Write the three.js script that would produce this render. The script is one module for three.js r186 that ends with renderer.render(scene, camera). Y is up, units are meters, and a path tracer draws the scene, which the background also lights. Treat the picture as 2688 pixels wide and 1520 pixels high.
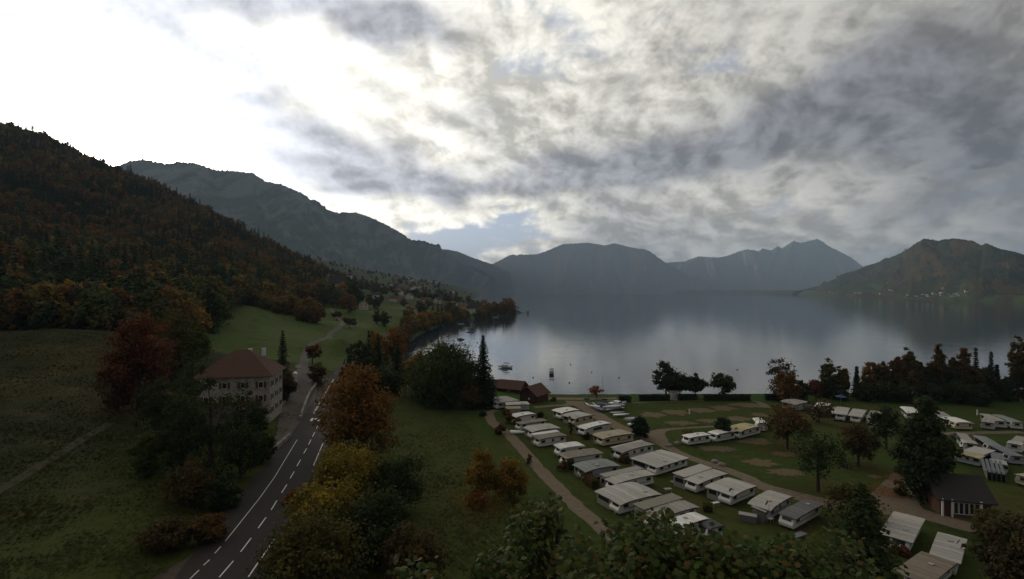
import * as THREE from 'three';
import { mergeGeometries } from 'three/addons/utils/BufferGeometryUtils.js';
import { RoundedBoxGeometry } from 'three/addons/geometries/RoundedBoxGeometry.js';

// ---------- camera, sky, sun, exposure ----------
const EYE = 34, F = 1344, CX = 1344, CY = 765;           // eye height (m), focal length and horizon in photo pixels (2688 x 1520)
const scene = new THREE.Scene();
const camera = new THREE.PerspectiveCamera(2 * Math.atan(760 / F) * 180 / Math.PI, 2688 / 1520, 0.5, 40000);
camera.position.set(0, EYE, 0);
camera.rotation.x = 5 / F;
scene.add(camera);
const renderer = new THREE.WebGLRenderer({ antialias: true });
renderer.setSize(1024, 579);
renderer.toneMapping = THREE.LinearToneMapping;
renderer.toneMappingExposure = 1.72;
renderer.shadowMap.enabled = true;

const rayDir = (px, py) => new THREE.Vector3((px - CX) / F, -(py - CY) / F, -1).normalize();
const SUN = rayDir(296, 424);
const sun = new THREE.DirectionalLight(new THREE.Color(1.0, 0.9, 0.74), 1.2);
sun.position.copy(SUN).multiplyScalar(3000);
sun.castShadow = true; sun.shadow.radius = 20;
Object.assign(sun.shadow.camera, { left: -1500, right: 1500, top: 1500, bottom: -1500, near: 1, far: 9000 });
sun.shadow.mapSize.set(4096, 4096);
scene.add(sun);
scene.fog = new THREE.FogExp2(new THREE.Color(0.58, 0.75, 1.0), 7e-5);

// ---------- small tools ----------
function rng(seed) { let s = seed >>> 0; return () => { s = (s + 0x6D2B79F5) | 0; let t = Math.imul(s ^ (s >>> 15), 1 | s); t = (t + Math.imul(t ^ (t >>> 7), 61 | t)) ^ t; return ((t ^ (t >>> 14)) >>> 0) / 4294967296; }; }
const clamp = (x, a = 0, b = 1) => Math.min(b, Math.max(a, x)), lerp = (a, b, t) => a + (b - a) * t;
const sstep = (a, b, x) => { const t = clamp((x - a) / (b - a)); return t * t * (3 - 2 * t); };
const perm = new Uint8Array(512); { const r = rng(77), p = [...Array(256).keys()]; for (let i = 255; i > 0; i--) { const j = Math.floor(r() * (i + 1)); [p[i], p[j]] = [p[j], p[i]]; } for (let i = 0; i < 512; i++) perm[i] = p[i & 255]; }
const GX = [], GY = []; for (let i = 0; i < 16; i++) { GX.push(Math.cos(i * Math.PI / 8 + 0.2)); GY.push(Math.sin(i * Math.PI / 8 + 0.2)); }
function n2(x, y) {                                       // gradient noise, about -0.7 .. 0.7
  const xi = Math.floor(x), yi = Math.floor(y), fx = x - xi, fy = y - yi, u = fx * fx * fx * (fx * (fx * 6 - 15) + 10), v = fy * fy * fy * (fy * (fy * 6 - 15) + 10);
  const X = xi & 255, Y = yi & 255, a = perm[X] + Y, b = perm[X + 1] + Y;
  const g = (h, dx, dy) => GX[h & 15] * dx + GY[h & 15] * dy;
  return lerp(lerp(g(perm[a], fx, fy), g(perm[b], fx - 1, fy), u), lerp(g(perm[a + 1], fx, fy - 1), g(perm[b + 1], fx - 1, fy - 1), u), v);
}
function fbm(x, y, oct, gain = 0.5) { let s = 0, a = 1, f = 1; for (let i = 0; i < oct; i++) { s += a * n2(x * f + i * 17.3, y * f - i * 9.1); a *= gain; f *= 2.03; } return s; }
function ridged(x, y, oct) { let s = 0, a = 1, f = 1; for (let i = 0; i < oct; i++) { s += a * (0.5 - Math.abs(n2(x * f + i * 31.7, y * f + i * 11.9)) * 1.6); a *= 0.5; f *= 2.1; } return s; }

// ---------- sky: a broken layer of cloud lit from behind by a low veiled sun ----------
const NOSKYDETAIL = false;
{
  const W = 4096, HH = 2048, data = new Float32Array(W * HH * 4);
  const blob = (px, py, sx, sy, rot, w) => { const d = rayDir(px, py), a0 = Math.atan2(d.x, -d.z), e0 = Math.asin(d.y); return { a0, e0, sx: sx / F, sy: sy / F, c: Math.cos(rot), s: Math.sin(rot), w }; };
  const thick = [
    blob(1800, 395, 300, 66, 0.14, 0.6), blob(1500, 470, 340, 50, 0.05, 0.45), blob(2560, 360, 190, 110, -0.25, 0.6), blob(2130, 320, 270, 110, 0.1, 0.33),
    blob(1340, 280, 260, 70, 0.0, 0.22), blob(1050, 480, 210, 40, 0.0, 0.5), blob(850, 408, 170, 55, -0.1, 0.95), blob(620, 275, 80, 26, 0, 0.55), blob(700, 225, 90, 26, -0.2, 0.35), blob(1250, 110, 240, 60, -0.2, 0.18), blob(2330, 545, 330, 40, 0.04, 0.28),
    blob(2640, 480, 140, 160, 0, 0.3), blob(1050, 250, 160, 40, -0.2, 0.2), blob(1480, 120, 240, 60, -0.4, 0.12), blob(0, 60, 230, 160, 0, 1.3), blob(700, 5, 420, 55, 0, 0.8), blob(250, 40, 130, 70, 0.3, 0.8), blob(1000, 70, 160, 50, 0.2, 0.35), blob(220, 240, 30, 14, -0.6, 0.8), blob(2480, 130, 300, 170, 0.2, 0.5), blob(1820, 110, 150, 70, 0.2, 0.4), blob(1440, 90, 160, 60, 0, 0.2),
  ];
  const gaps = [blob(1370, 568, 150, 34, 0.16, 1.1), blob(1230, 622, 200, 34, 0.1, 0.85), blob(1160, 388, 60, 22, -0.1, 0.75), blob(2010, 430, 150, 26, 0.1, 0.3), blob(1530, 75, 160, 80, 0.3, 0.16), blob(2420, 480, 120, 30, 0, 0.3), blob(1880, 200, 130, 50, -0.5, 0.1), blob(1420, 660, 160, 20, 0, 0.4)];
  const field = (list, a, e) => { let s = 0; for (const b of list) { const da = (a - b.a0) * Math.cos(e), de = e - b.e0, x = (da * b.c + de * b.s) / b.sx, y = (-da * b.s + de * b.c) / b.sy, q = x * x + y * y; if (q < 7) s += b.w * Math.exp(-q); } return s; };
  const dens = (u, v) => {                                  // billowing cloud, the same scale in both directions
    const wx = 0.16 * n2(u * 0.7 + 3, v * 0.7) + 0.05 * n2(u * 2.3, v * 2.3 + 5), wy = 0.16 * n2(u * 0.7 - 9, v * 0.7 + 7) + 0.05 * n2(u * 2.3 + 8, v * 2.3), a = u + wx, b = v + wy;
    let s = 0.8 * fbm(a * 0.75 + 9, b * 0.75, 3, 0.55), g = 0.46, f = 2.0;
    for (let o = 0; o < 5; o++) { s += g * (1.25 * Math.abs(n2(a * f + o * 7, b * f - o * 3)) - 0.3) ; g *= 0.66; f *= 2.07; }
    return s;
  };
  for (let r = 0; r < HH; r++) {
    const e = ((r + 0.5) / HH - 0.5) * Math.PI, y = Math.sin(e), ce = Math.cos(e);
    for (let c = 0; c < W; c++) {
      const i = (r * W + c) * 4; data[i + 3] = 1;
      if (y < -0.03) { data[i] = 0.1; data[i + 1] = 0.105; data[i + 2] = 0.11; continue; }
      const ph = ((c + 0.5) / W - 0.5) * 2 * Math.PI, x = Math.cos(ph) * ce, z = Math.sin(ph) * ce, az = Math.atan2(x, -z);
      const cs = x * SUN.x + y * SUN.y + z * SUN.z, ang = Math.acos(clamp(cs, -1, 1)) * 57.2958;
      const k = 3.3 / (Math.max(y, 0) + 0.45), u = x * k, v = z * k, lo = Math.max(y, 0);
      const big = fbm(u * 0.33 + 0.12 * v, v * 0.22 + 4, 3), t0 = dens(u, v), su = SUN.x * k * 0.03, sv = SUN.z * k * 0.03, rel = dens(u + su, v + sv) - t0;
      const warpA = az + 0.07 * n2(u * 1.1, v * 1.1) + 0.05 * n2(u * 3, v * 3), warpE = e + 0.04 * n2(u * 1.1 + 40, v * 1.1) + 0.03 * n2(u * 3 + 9, v * 3);
      const T = field(thick, warpA, warpE), Q = field(gaps, warpA, warpE) * clamp(0.9 - 1.1 * n2(u * 0.9 + 5, v * 2.2) - 0.9 * t0, 0.1, 1.6);
      const t = 0.85 + 0.5 * big + 0.62 * t0 + T - Q;
      const cover = sstep(-0.2, 0.5, t + 0.3 * t0), dark = sstep(0.52, 1.55, t - 0.2 * t0);
      let B = 0.17 + 1.5 * Math.exp(-ang / 30) + 1.35 * Math.exp(-(ang * ang) / 170) + 9 * Math.exp(-(ang * ang) / 22);
      const relief = clamp(1.0 - rel * 1.5 * (0.35 + 0.65 * sstep(6, 40, ang)), 0.62, 1.38);
      const low = Math.exp(-lo / 0.09), warm = clamp(1 - ang / 95); B *= 1 + 0.5 * Math.exp(-lo / 0.16) * (0.35 + 0.65 * warm) - 0.12 * sstep(60, 85, ang);
      const sun8 = Math.exp(-(ang * ang) / 60), lit = [1.0, 0.962 - 0.03 * sun8, 0.87 - 0.03 * warm - 0.2 * sun8], sh = [0.395, 0.405, 0.437];
      const veil = 0.14 * Math.exp(-ang / 45) + 0.5 * Math.exp(-(ang * ang) / 500);
      const clear = [0.2 + veil + 0.42 * low * (0.3 + warm), 0.25 + veil + 0.43 * low * (0.3 + warm), 0.345 + veil + 0.38 * low * (0.3 + warm)];
      for (let q = 0; q < 3; q++) data[i + q] = Math.min(lerp(clear[q], B * relief * lerp(lit[q], sh[q], dark), cover), 11);
    }
  }
  const tex = new THREE.DataTexture(data, W, HH, THREE.RGBAFormat, THREE.FloatType);
  tex.mapping = THREE.EquirectangularReflectionMapping; tex.magFilter = tex.minFilter = THREE.LinearFilter; tex.needsUpdate = true;
  scene.background = tex; scene.environment = tex;
}

// ---------- naming ----------
const taken = new Map();
function numbered(name) { const n = taken.get(name) ?? 0; taken.set(name, n + 1); return n ? name + '_' + String(n).padStart(3, '0') : name; }
function tag(o, label, category, group, kind) { o.userData = { label, category }; if (group) o.userData.group = group; if (kind) o.userData.kind = kind; return o; }
function thing(name, label, category, pos = [0, 0, 0], turn = 0, group, kind) {
  const o = new THREE.Group(); o.name = numbered(name); o.position.set(...pos); o.rotation.y = turn; scene.add(o); return tag(o, label, category, group, kind);
}
function part(name, geo, mat, parent) { const m = new THREE.Mesh(geo, mat); m.name = name; m.castShadow = m.receiveShadow = true; parent.add(m); return m; }
function solo(name, geo, mat, label, category, group, kind) { const m = new THREE.Mesh(geo, mat); m.name = numbered(name); m.castShadow = m.receiveShadow = true; scene.add(m); return tag(m, label, category, group, kind); }
function dup(src, label, pos, turn, scale = 1, group) {
  const o = src.clone(); o.name = numbered(src.name.replace(/_\d{3}$/, '')); o.userData = { ...src.userData, label }; if (group) o.userData.group = group;
  o.position.set(...pos); o.rotation.y = turn; if (Array.isArray(scale)) o.scale.set(...scale); else o.scale.setScalar(scale); scene.add(o); return o;
}
const lin = (r, g, b) => new THREE.Color().setRGB(r, g, b);
function mat(c, rough = 0.9, extra = {}) { return new THREE.MeshPhysicalMaterial({ color: Array.isArray(c) ? lin(...c) : c, roughness: rough, specularIntensity: rough > 0.8 ? 0.25 : 1, ...extra }); }

// ---------- textures (grain only) ----------
function grain(n, fn, srgb = false) {
  const d = new Uint8Array(n * n * 4);
  for (let y = 0; y < n; y++) for (let x = 0; x < n; x++) { const v = fn(x / n, y / n, x, y), k = (y * n + x) * 4; const a = Array.isArray(v) ? v : [v, v, v]; for (let q = 0; q < 3; q++) d[k + q] = clamp(a[q]) * 255; d[k + 3] = 255; }
  const t = new THREE.DataTexture(d, n, n); t.wrapS = t.wrapT = THREE.RepeatWrapping; t.magFilter = THREE.LinearFilter; t.minFilter = THREE.LinearMipmapLinearFilter; t.generateMipmaps = true; if (srgb) t.colorSpace = THREE.SRGBColorSpace; t.needsUpdate = true; return t;
}
// tiling noise: blends four shifted copies
function tile(fn) { return (u, v) => { const a = fn(u, v), b = fn(u - 1, v), c = fn(u, v - 1), d = fn(u - 1, v - 1); return lerp(lerp(a, b, u), lerp(c, d, u), v); }; }
const gR = rng(5);
const nz = tile((u, v) => fbm(u * 9, v * 9, 6, 0.72)), nzF = tile((u, v) => fbm(u * 24 + 5, v * 24, 4, 0.7));
const texGrass = grain(512, (u, v) => 0.82 + 0.34 * nz(u, v) + 0.3 * (gR() - 0.5));
const texGravel = grain(512, (u, v) => 0.82 + 0.22 * nz(u, v) + 0.34 * (gR() - 0.5));
const texAsphalt = grain(512, (u, v) => 0.86 + 0.16 * nz(u, v) + 0.2 * (gR() - 0.5));
const texRoof = grain(512, (u, v) => { const st = tile((a, b) => fbm(a * 26, b * 4, 4, 0.6))(u, v), s = nz(u, v); const k = 0.88 + 0.3 * st + 0.16 * s + 0.06 * (gR() - 0.5); return [k, k * 0.99, k * 0.96]; });
const texPlain = grain(256, (u, v) => 0.93 + 0.12 * nz(u, v) + 0.05 * (gR() - 0.5));
const texTile = grain(256, (u, v) => { const r = (v * 24) % 1, c = (u * 24 + (Math.floor(v * 24) % 2) * 0.5) % 1; return 0.7 + 0.22 * (r > 0.12 ? 1 : 0.4) + 0.1 * (c > 0.1 ? 1 : 0) + 0.14 * nz(u, v); });
const texPlank = grain(256, (u, v) => { const c = (u * 14) % 1, id = Math.floor(u * 14); return (c > 0.08 ? 0.9 : 0.55) + 0.12 * Math.sin(id * 12.9) + 0.25 * nzF(u, v * 0.2); });
const texStone = grain(256, (u, v) => 0.8 + 0.5 * nz(u, v) + 0.1 * (gR() - 0.5));
function rep(t, x, y) { const c = t.clone(); c.repeat.set(x, y ?? x); c.needsUpdate = true; return c; }
// ---------- terrain height ----------
const at = (px, py, z) => [(px - CX) / F * z, EYE - (py - CY) / F * z, -z];       // point seen at a pixel at that depth
const SHORE = [[260, -170], [180, -166], [80, -164], [14, -163], [3, -170], [-3, -178], [-14, -186], [-30, -196], [-42, -212], [-50, -233], [-58, -280], [-68, -340], [-72.7, -397], [-72, -470], [-69, -540], [-62, -590], [-44, -640], [-22, -692], [-6, -750], [9, -800], [16, -822], [8, -850], [-40, -905], [-110, -1020], [-150, -1500], [-190, -2500], [-300, -5000], [-380, -9200],
  [1200, -9600], [2600, -9300], [3600, -8200], [2797, -5000], [2309, -3600], [1910, -2500], [1628, -1800], [1500, -1500], [1400, -1300], [1500, -1000], [1250, -350], [1000, -120], [420, -150]];
const CAMP = [[-13, -169], [3, -160], [300, -162], [300, -20], [22, -20], [6, -62], [-6, -110], [-14, -140]];
function polyDist(P, x, z) {                              // signed: positive inside
  let d2 = 1e18, inside = false;
  for (let i = 0, j = P.length - 1; i < P.length; j = i++) {
    const [ax, az] = P[j], [bx, bz] = P[i], ex = bx - ax, ez = bz - az, t = clamp(((x - ax) * ex + (z - az) * ez) / (ex * ex + ez * ez)), qx = x - ax - ex * t, qz = z - az - ez * t;
    d2 = Math.min(d2, qx * qx + qz * qz);
    if ((az > z) !== (bz > z) && x < ex * (z - az) / ez + ax) inside = !inside;
  }
  return inside ? Math.sqrt(d2) : -Math.sqrt(d2);
}
const rpt = (px, py, z) => { const p = at(px, py, z); return [p[0], p[2], p[1]]; };
const CP = [
  [-5, -130, 2], [10, -70, 2], [60, -70, 2], [120, -70, 2], [60, -140, 2], [150, -140, 2], [220, -100, 2], [40, -30, 2], [120, -20, 2], [300, -60, 2], [600, -40, 8], [0, 60, 10], [-100, 60, 16], [150, 80, 12],
  [-22, -124, 2.8], [-22, -90, 3.2], [-12, -55, 3.2], [-38, -150, 3.6], [-40, -185, 3.0], [-10, -160, 2.2], [-12, -25, 4],
  [-22, -20, 6], [-28.6, -50, 6], [-40.3, -105.7, 6], [-53.8, -161, 6], [-68, -240, 6], [-80, -330, 5.5], [-80, -390, 5], [-78, -450, 5],
  rpt(798, 971, 172), rpt(809, 929, 208), rpt(835, 893, 245), rpt(872, 872, 290), rpt(898, 854, 340), rpt(882, 835, 395), rpt(875, 819, 445), rpt(866, 809, 485), rpt(960, 900, 240),
  rpt(640, 850, 255), rpt(700, 900, 215), rpt(690, 811, 330), rpt(830, 849, 335), rpt(600, 930, 185), rpt(960, 860, 330),
  rpt(905, 778, 720), rpt(905, 792, 660), rpt(1004, 805, 540), rpt(1080, 830, 460), rpt(1200, 815, 640), rpt(1243, 812, 690), rpt(1320, 815, 740), rpt(1000, 772, 900), rpt(1120, 785, 800),
  rpt(130, 865, 150), rpt(270, 868, 150), rpt(450, 890, 165), rpt(100, 1000, 110), rpt(200, 1200, 77), rpt(300, 1450, 52), rpt(0, 1500, 48), rpt(590, 1090, 110), rpt(500, 1200, 80), rpt(-300, 1000, 110), rpt(-300, 870, 160),
  [-62, -112, 7.5], [-50, -80, 7],
  rpt(0, 347, 900), rpt(-500, 300, 960), rpt(100, 364, 900), rpt(230, 437, 850), rpt(306, 462, 820), rpt(400, 500, 760), rpt(434, 548, 720), rpt(494, 580, 680), rpt(575, 655, 620), rpt(639, 684, 560), rpt(698, 745, 500), rpt(770, 764, 520),
  rpt(0, 600, 480), rpt(230, 680, 420), rpt(420, 740, 360), rpt(560, 780, 320),
  [-900, -1400, 200], [-500, -1300, 70], [-300, -1000, 45], [-240, -1500, 40], [-300, -2500, 60], [-900, -2600, 150], [-1500, -2000, 400], [-2000, -1000, 500], [-600, -4500, 60], [600, -10500, 60], [4000, -9000, 60], [2200, -800, 60], [1800, 0, 50], [0, 1500, 60], [-1500, 800, 300], [3500, -4000, 60], [2600, -2200, 40], [-400, -9500, 40],
];
const RW = (() => {                                        // linear kernel interpolation through the points
  const n = CP.length, N = n + 1, A = [], b = [];
  for (let i = 0; i < n; i++) { const row = []; for (let j = 0; j < n; j++) row.push(Math.hypot(CP[i][0] - CP[j][0], CP[i][1] - CP[j][1]) + (i === j ? 0.4 : 0)); row.push(1); A.push(row); b.push(CP[i][2]); }
  A.push([...Array(n).fill(1), 0]); b.push(0);
  for (let i = 0; i < N; i++) { let p = i; for (let k = i + 1; k < N; k++) if (Math.abs(A[k][i]) > Math.abs(A[p][i])) p = k; [A[i], A[p]] = [A[p], A[i]]; [b[i], b[p]] = [b[p], b[i]];
    for (let k = i + 1; k < N; k++) { const f = A[k][i] / A[i][i]; if (f) { for (let j = i; j < N; j++) A[k][j] -= f * A[i][j]; b[k] -= f * b[i]; } } }
  const w = Array(N).fill(0); for (let i = N - 1; i >= 0; i--) { let s = b[i]; for (let j = i + 1; j < N; j++) s -= A[i][j] * w[j]; w[i] = s / A[i][i]; }
  return w;
})();
const ROAD = new THREE.CatmullRomCurve3([[-10, 6, 30], [-20, 6, -20], [-28.6, 6, -50], [-34.6, 6, -78], [-40.3, 6, -106], [-53.8, 6, -161], [-68, 6, -240], [-80, 5.6, -330], [-81, 5.2, -390], [-79, 5, -450], [-74, 4.6, -520]].map((p) => new THREE.Vector3(...p)));
const roadPts = ROAD.getSpacedPoints(160);
function roadNear(x, z) { let b = 1e9, h = 0; for (const p of roadPts) { const d = (p.x - x) ** 2 + (p.z - z) ** 2; if (d < b) { b = d; h = p.y; } } return [Math.sqrt(b), h]; }
function height(x, z) {
  const sd = -polyDist(SHORE, x, z);                      // positive on land
  if (sd < 0) return Math.max(-7, -0.25 + sd * 0.18);
  let h = RW[CP.length]; for (let i = 0; i < CP.length; i++) h += RW[i] * Math.hypot(x - CP[i][0], z - CP[i][1]);
  h = Math.max(h, 1.2);
  const r = Math.hypot(x, z);
  h += n2(x / 23, z / 23) * 0.5 + n2(x / 70, z / 70) * clamp((r - 150) / 300) * 5;
  const c = polyDist(CAMP, x, z); h = lerp(h, 2, sstep(-12, 0, c));
  if (x < 0 && x > -110 && z > -540 && c < 0) { const [d, rh] = roadNear(x, z); h = lerp(rh - 0.14, h, sstep(5.2, 13, d)); }
  return Math.min(h, -0.25 + sd * 0.55 + 0.4 * sstep(0, 1.2, sd));
}
function G(px, py, lift = 0) {                             // ground point under a photo pixel
  const dx = (px - CX) / F, dy = -(py - CY) / F; let a = 15, b = 15;
  const f = (t) => EYE + dy * t - lift - Math.max(0, height(dx * t, -t));
  while (b < 9000 && f(b) > 0) { a = b; b *= 1.03; }
  for (let i = 0; i < 24; i++) { const m = (a + b) / 2; if (f(m) > 0) a = m; else b = m; }
  return new THREE.Vector3(dx * b, EYE + dy * b - lift, -b);
}
const plane = (px, py, y) => { const t = (EYE - y) * F / (py - CY); return new THREE.Vector3((px - CX) / F * t, y, -t); };

// ---------- the ground: one sheet, finest in front of the camera ----------
const FOREST = [rpt(-300, 0, 165), rpt(130, 0, 158), rpt(270, 0, 160), rpt(400, 0, 178), rpt(470, 0, 190), rpt(560, 0, 225), rpt(615, 0, 275), rpt(660, 0, 335), rpt(700, 0, 350), rpt(800, 0, 345), rpt(775, 0, 420), rpt(840, 0, 500), rpt(872, 0, 640), rpt(850, 0, 830), rpt(760, 0, 900), rpt(600, 0, 900), rpt(400, 0, 1000), rpt(0, 0, 1080), rpt(-600, 0, 1100)].map((p) => [p[0], p[1]]);
const SOIL_TINT = [0.055, 0.042, 0.022];
function groundColor(x, z, h) {
  const r = Math.hypot(x, z), a = fbm(x / 31, z / 31, 4), b = fbm(x / 6 + 9, z / 6, 4, 0.6);
  if (h < -0.2) return [0.05, 0.055, 0.04];
  let c = [0.05, 0.072, 0.016];
  const camp = sstep(-10, 0, polyDist(CAMP, x, z)); 
  const mix = (t, d) => { t = clamp(t); c = c.map((q, i) => lerp(q, d[i], t)); };
  mix(1 - camp, [0.06, 0.072, 0.018]);
  mix(camp * sstep(-140, -150, z) * 0.8, [0.036, 0.088, 0.013]);
  if (x < -40 && camp < 0.5) mix(sstep(-45, -75, x), z > -165 ? [0.028, 0.032, 0.011] : lerp(0, 1, sstep(-165, -200, z)) > 0.5 ? [0.068, 0.1, 0.024] : [0.04, 0.045, 0.014]);  // near left grass darkened in colour: painted vignette of the lower left corner
  mix(0.5 * sstep(0.1, 0.6, a), [0.095, 0.068, 0.024]);
  mix(0.5 * sstep(0.15, 0.6, b), [0.092, 0.07, 0.026]);
  mix(0.5 * sstep(0.1, 0.6, -b), [0.036, 0.046, 0.012]);
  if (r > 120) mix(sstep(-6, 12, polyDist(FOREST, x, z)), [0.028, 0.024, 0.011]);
  if (r > 520) { const q = fbm(x / 90, z / 90, 4, 0.6); mix(sstep(520, 760, r), q > -0.1 ? [0.056, 0.082, 0.024] : q < -0.2 ? [0.06, 0.032, 0.014] : [0.02, 0.026, 0.011]); }
  if (h < 0.9) mix(sstep(0.9, 0.3, h) * 0.8, [0.13, 0.12, 0.1]);
  return c;
}
{
  const rad = [0]; for (let r = 2; r < 30; r += 1.6) rad.push(r); for (let r = 30; r < 262; r += 1.05) rad.push(r); for (let r = 262; r < 15000; r *= 1.029) rad.push(r);
  const ang = []; for (let a = -54; a <= 54; a += 0.25) ang.push(a); for (let a = 59; a <= 301; a += 5.26) ang.push(a);
  const nr = rad.length, na = ang.length, pos = new Float32Array(nr * na * 3), col = new Float32Array(nr * na * 3), uv = new Float32Array(nr * na * 2), idx = [];
  for (let i = 0; i < nr; i++) for (let j = 0; j < na; j++) {
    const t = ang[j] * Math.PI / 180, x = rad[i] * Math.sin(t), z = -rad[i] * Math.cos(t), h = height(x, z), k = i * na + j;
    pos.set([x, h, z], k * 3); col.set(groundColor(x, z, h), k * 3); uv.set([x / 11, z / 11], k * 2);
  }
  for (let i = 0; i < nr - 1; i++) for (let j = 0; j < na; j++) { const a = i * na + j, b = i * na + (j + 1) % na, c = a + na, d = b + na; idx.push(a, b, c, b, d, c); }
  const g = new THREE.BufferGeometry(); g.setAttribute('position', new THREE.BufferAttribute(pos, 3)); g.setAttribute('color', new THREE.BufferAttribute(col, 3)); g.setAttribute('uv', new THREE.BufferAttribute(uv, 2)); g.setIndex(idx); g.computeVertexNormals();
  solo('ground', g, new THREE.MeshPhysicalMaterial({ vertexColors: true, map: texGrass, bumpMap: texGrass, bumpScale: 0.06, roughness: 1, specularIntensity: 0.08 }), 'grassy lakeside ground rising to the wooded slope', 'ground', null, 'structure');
}
// ---------- the lake ----------
{
  const wave = tile((u, v) => { let s = 0; for (let i = 0; i < 4; i++) s += n2(u * (5 + i * 6) + i * 7, v * (14 + i * 15)) / (1 + i * 0.6); return s; });
  const tw = grain(512, (u, v) => 0.5 + 0.32 * wave(u, v));
  const g = new THREE.PlaneGeometry(24000, 24000, 1, 1); g.rotateX(-Math.PI / 2); g.translate(2000, 0, -9000);
  const p = g.attributes.position, u = []; for (let i = 0; i < p.count; i++) u.push(p.getX(i) / 26, p.getZ(i) / 26); g.setAttribute('uv', new THREE.Float32BufferAttribute(u, 2));
  solo('lake', g, new THREE.MeshPhysicalMaterial({ color: lin(0.012, 0.03, 0.046), roughness: 0.055, ior: 1.333, bumpMap: tw, bumpScale: 0.05 }), 'calm lake mirroring the mountains and the cloudy sky', 'lake', null, 'structure');
}
// ---------- mountains ----------
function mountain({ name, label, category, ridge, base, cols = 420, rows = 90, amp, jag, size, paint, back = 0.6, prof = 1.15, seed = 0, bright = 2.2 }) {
  const P = [], C = [], I = [], lerpPts = (L, px) => { let i = 0; while (i < L.length - 2 && L[i + 1][0] < px) i++; const a = L[i], b = L[i + 1], t = clamp((px - a[0]) / (b[0] - a[0])); return a.map((q, k) => lerp(q, b[k], t)); };
  const x0 = ridge[0][0], x1 = ridge[ridge.length - 1][0], nv = rows + Math.round(rows * 0.3);
  for (let i = 0; i <= cols; i++) {
    const px = lerp(x0, x1, i / cols), r = lerpPts(ridge, px), b = lerpPts(base, px), R = at(r[0], r[1], r[2]), Bx = (b[1] - CX) / F * b[2], Bz = -b[2], By = b[3] ?? -30;
    for (let j = 0; j <= nv; j++) {
      const v = j / rows, up = v <= 1 ? Math.pow(v, prof) : 1 - (v - 1) / 0.3 * back; let x = Bx + (R[0] - Bx) * v, z = Bz + (R[2] - Bz) * v, y = v <= 1 ? By + (R[1] - By) * up : R[1] * up;
      const m = v <= 1 ? Math.pow(Math.sin(Math.PI * clamp(v, 0, 1) * 0.5), 0.6) * (1 - Math.pow(v, 8)) : 1, n = ridged(x / size + seed, z / size * 0.7 + y / size * 0.5, 6);
      y += m * amp * (n - 0.45) + jag * fbm(i * 0.35 + seed, v * 30, 3) * (0.35 + 0.65 * sstep(0.8, 1, v));
      const sx = n2(x / size * 2 + 30, y / size * 2) * amp * 0.5 * m; x += sx; z += sx * 0.4;
      P.push(x, y, z);
    }
  }
  const w = nv + 1; for (let i = 0; i < cols; i++) for (let j = 0; j < nv; j++) { const a = i * w + j; I.push(a, a + w, a + 1, a + 1, a + w, a + w + 1); }
  const g = new THREE.BufferGeometry(); g.setAttribute('position', new THREE.Float32BufferAttribute(P, 3)); g.setIndex(I); g.computeVertexNormals();
  const N = g.attributes.normal; for (let k = 0; k < N.count; k++) C.push(...paint(P[k * 3], P[k * 3 + 1], P[k * 3 + 2], Math.abs(N.getY(k)), (k % w) / rows).map((q) => q * bright));  // bright pales the slope colours: haze brightness painted into them
  g.setAttribute('color', new THREE.Float32BufferAttribute(C, 3));
  return solo(name, g, new THREE.MeshPhysicalMaterial({ vertexColors: true, roughness: 1, specularIntensity: 0.1 }), label, category, null, 'structure');
}
const mixc = (a, b, t) => a.map((q, i) => lerp(q, b[i], clamp(t)));
const speck = (x, y, z, s) => fbm((x + z * 0.3) / s, (z * 0.8 + y * 1.3) / s, 5, 0.72);
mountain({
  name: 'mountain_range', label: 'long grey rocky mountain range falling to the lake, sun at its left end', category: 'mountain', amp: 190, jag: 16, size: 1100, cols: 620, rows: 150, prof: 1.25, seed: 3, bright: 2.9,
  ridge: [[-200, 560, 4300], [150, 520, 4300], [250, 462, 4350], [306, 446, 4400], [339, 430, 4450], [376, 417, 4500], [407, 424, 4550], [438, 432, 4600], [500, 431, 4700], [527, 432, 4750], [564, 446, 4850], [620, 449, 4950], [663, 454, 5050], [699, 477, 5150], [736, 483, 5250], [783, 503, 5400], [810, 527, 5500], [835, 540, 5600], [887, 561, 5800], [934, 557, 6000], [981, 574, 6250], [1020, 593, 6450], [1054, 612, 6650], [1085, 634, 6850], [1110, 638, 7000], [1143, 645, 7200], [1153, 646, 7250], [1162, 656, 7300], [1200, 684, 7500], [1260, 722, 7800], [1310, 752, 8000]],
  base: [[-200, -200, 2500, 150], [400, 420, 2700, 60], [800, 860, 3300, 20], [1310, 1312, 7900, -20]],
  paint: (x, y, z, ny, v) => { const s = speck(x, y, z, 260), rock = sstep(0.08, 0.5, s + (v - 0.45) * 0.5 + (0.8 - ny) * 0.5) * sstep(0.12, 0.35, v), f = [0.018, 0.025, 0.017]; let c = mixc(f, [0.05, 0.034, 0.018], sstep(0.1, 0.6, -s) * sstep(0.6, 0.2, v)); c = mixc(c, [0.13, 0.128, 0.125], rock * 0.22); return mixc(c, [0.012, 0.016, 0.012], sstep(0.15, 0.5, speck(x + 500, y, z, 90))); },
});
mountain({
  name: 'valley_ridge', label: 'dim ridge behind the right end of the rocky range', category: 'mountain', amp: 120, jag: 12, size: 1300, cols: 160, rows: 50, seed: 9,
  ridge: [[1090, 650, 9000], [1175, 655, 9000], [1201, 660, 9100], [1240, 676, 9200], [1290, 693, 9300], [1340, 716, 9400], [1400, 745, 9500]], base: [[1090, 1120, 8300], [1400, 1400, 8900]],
  paint: (x, y, z) => mixc([0.02, 0.027, 0.018], [0.05, 0.036, 0.02], sstep(0.1, 0.6, speck(x, y, z, 400))),
});
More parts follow.
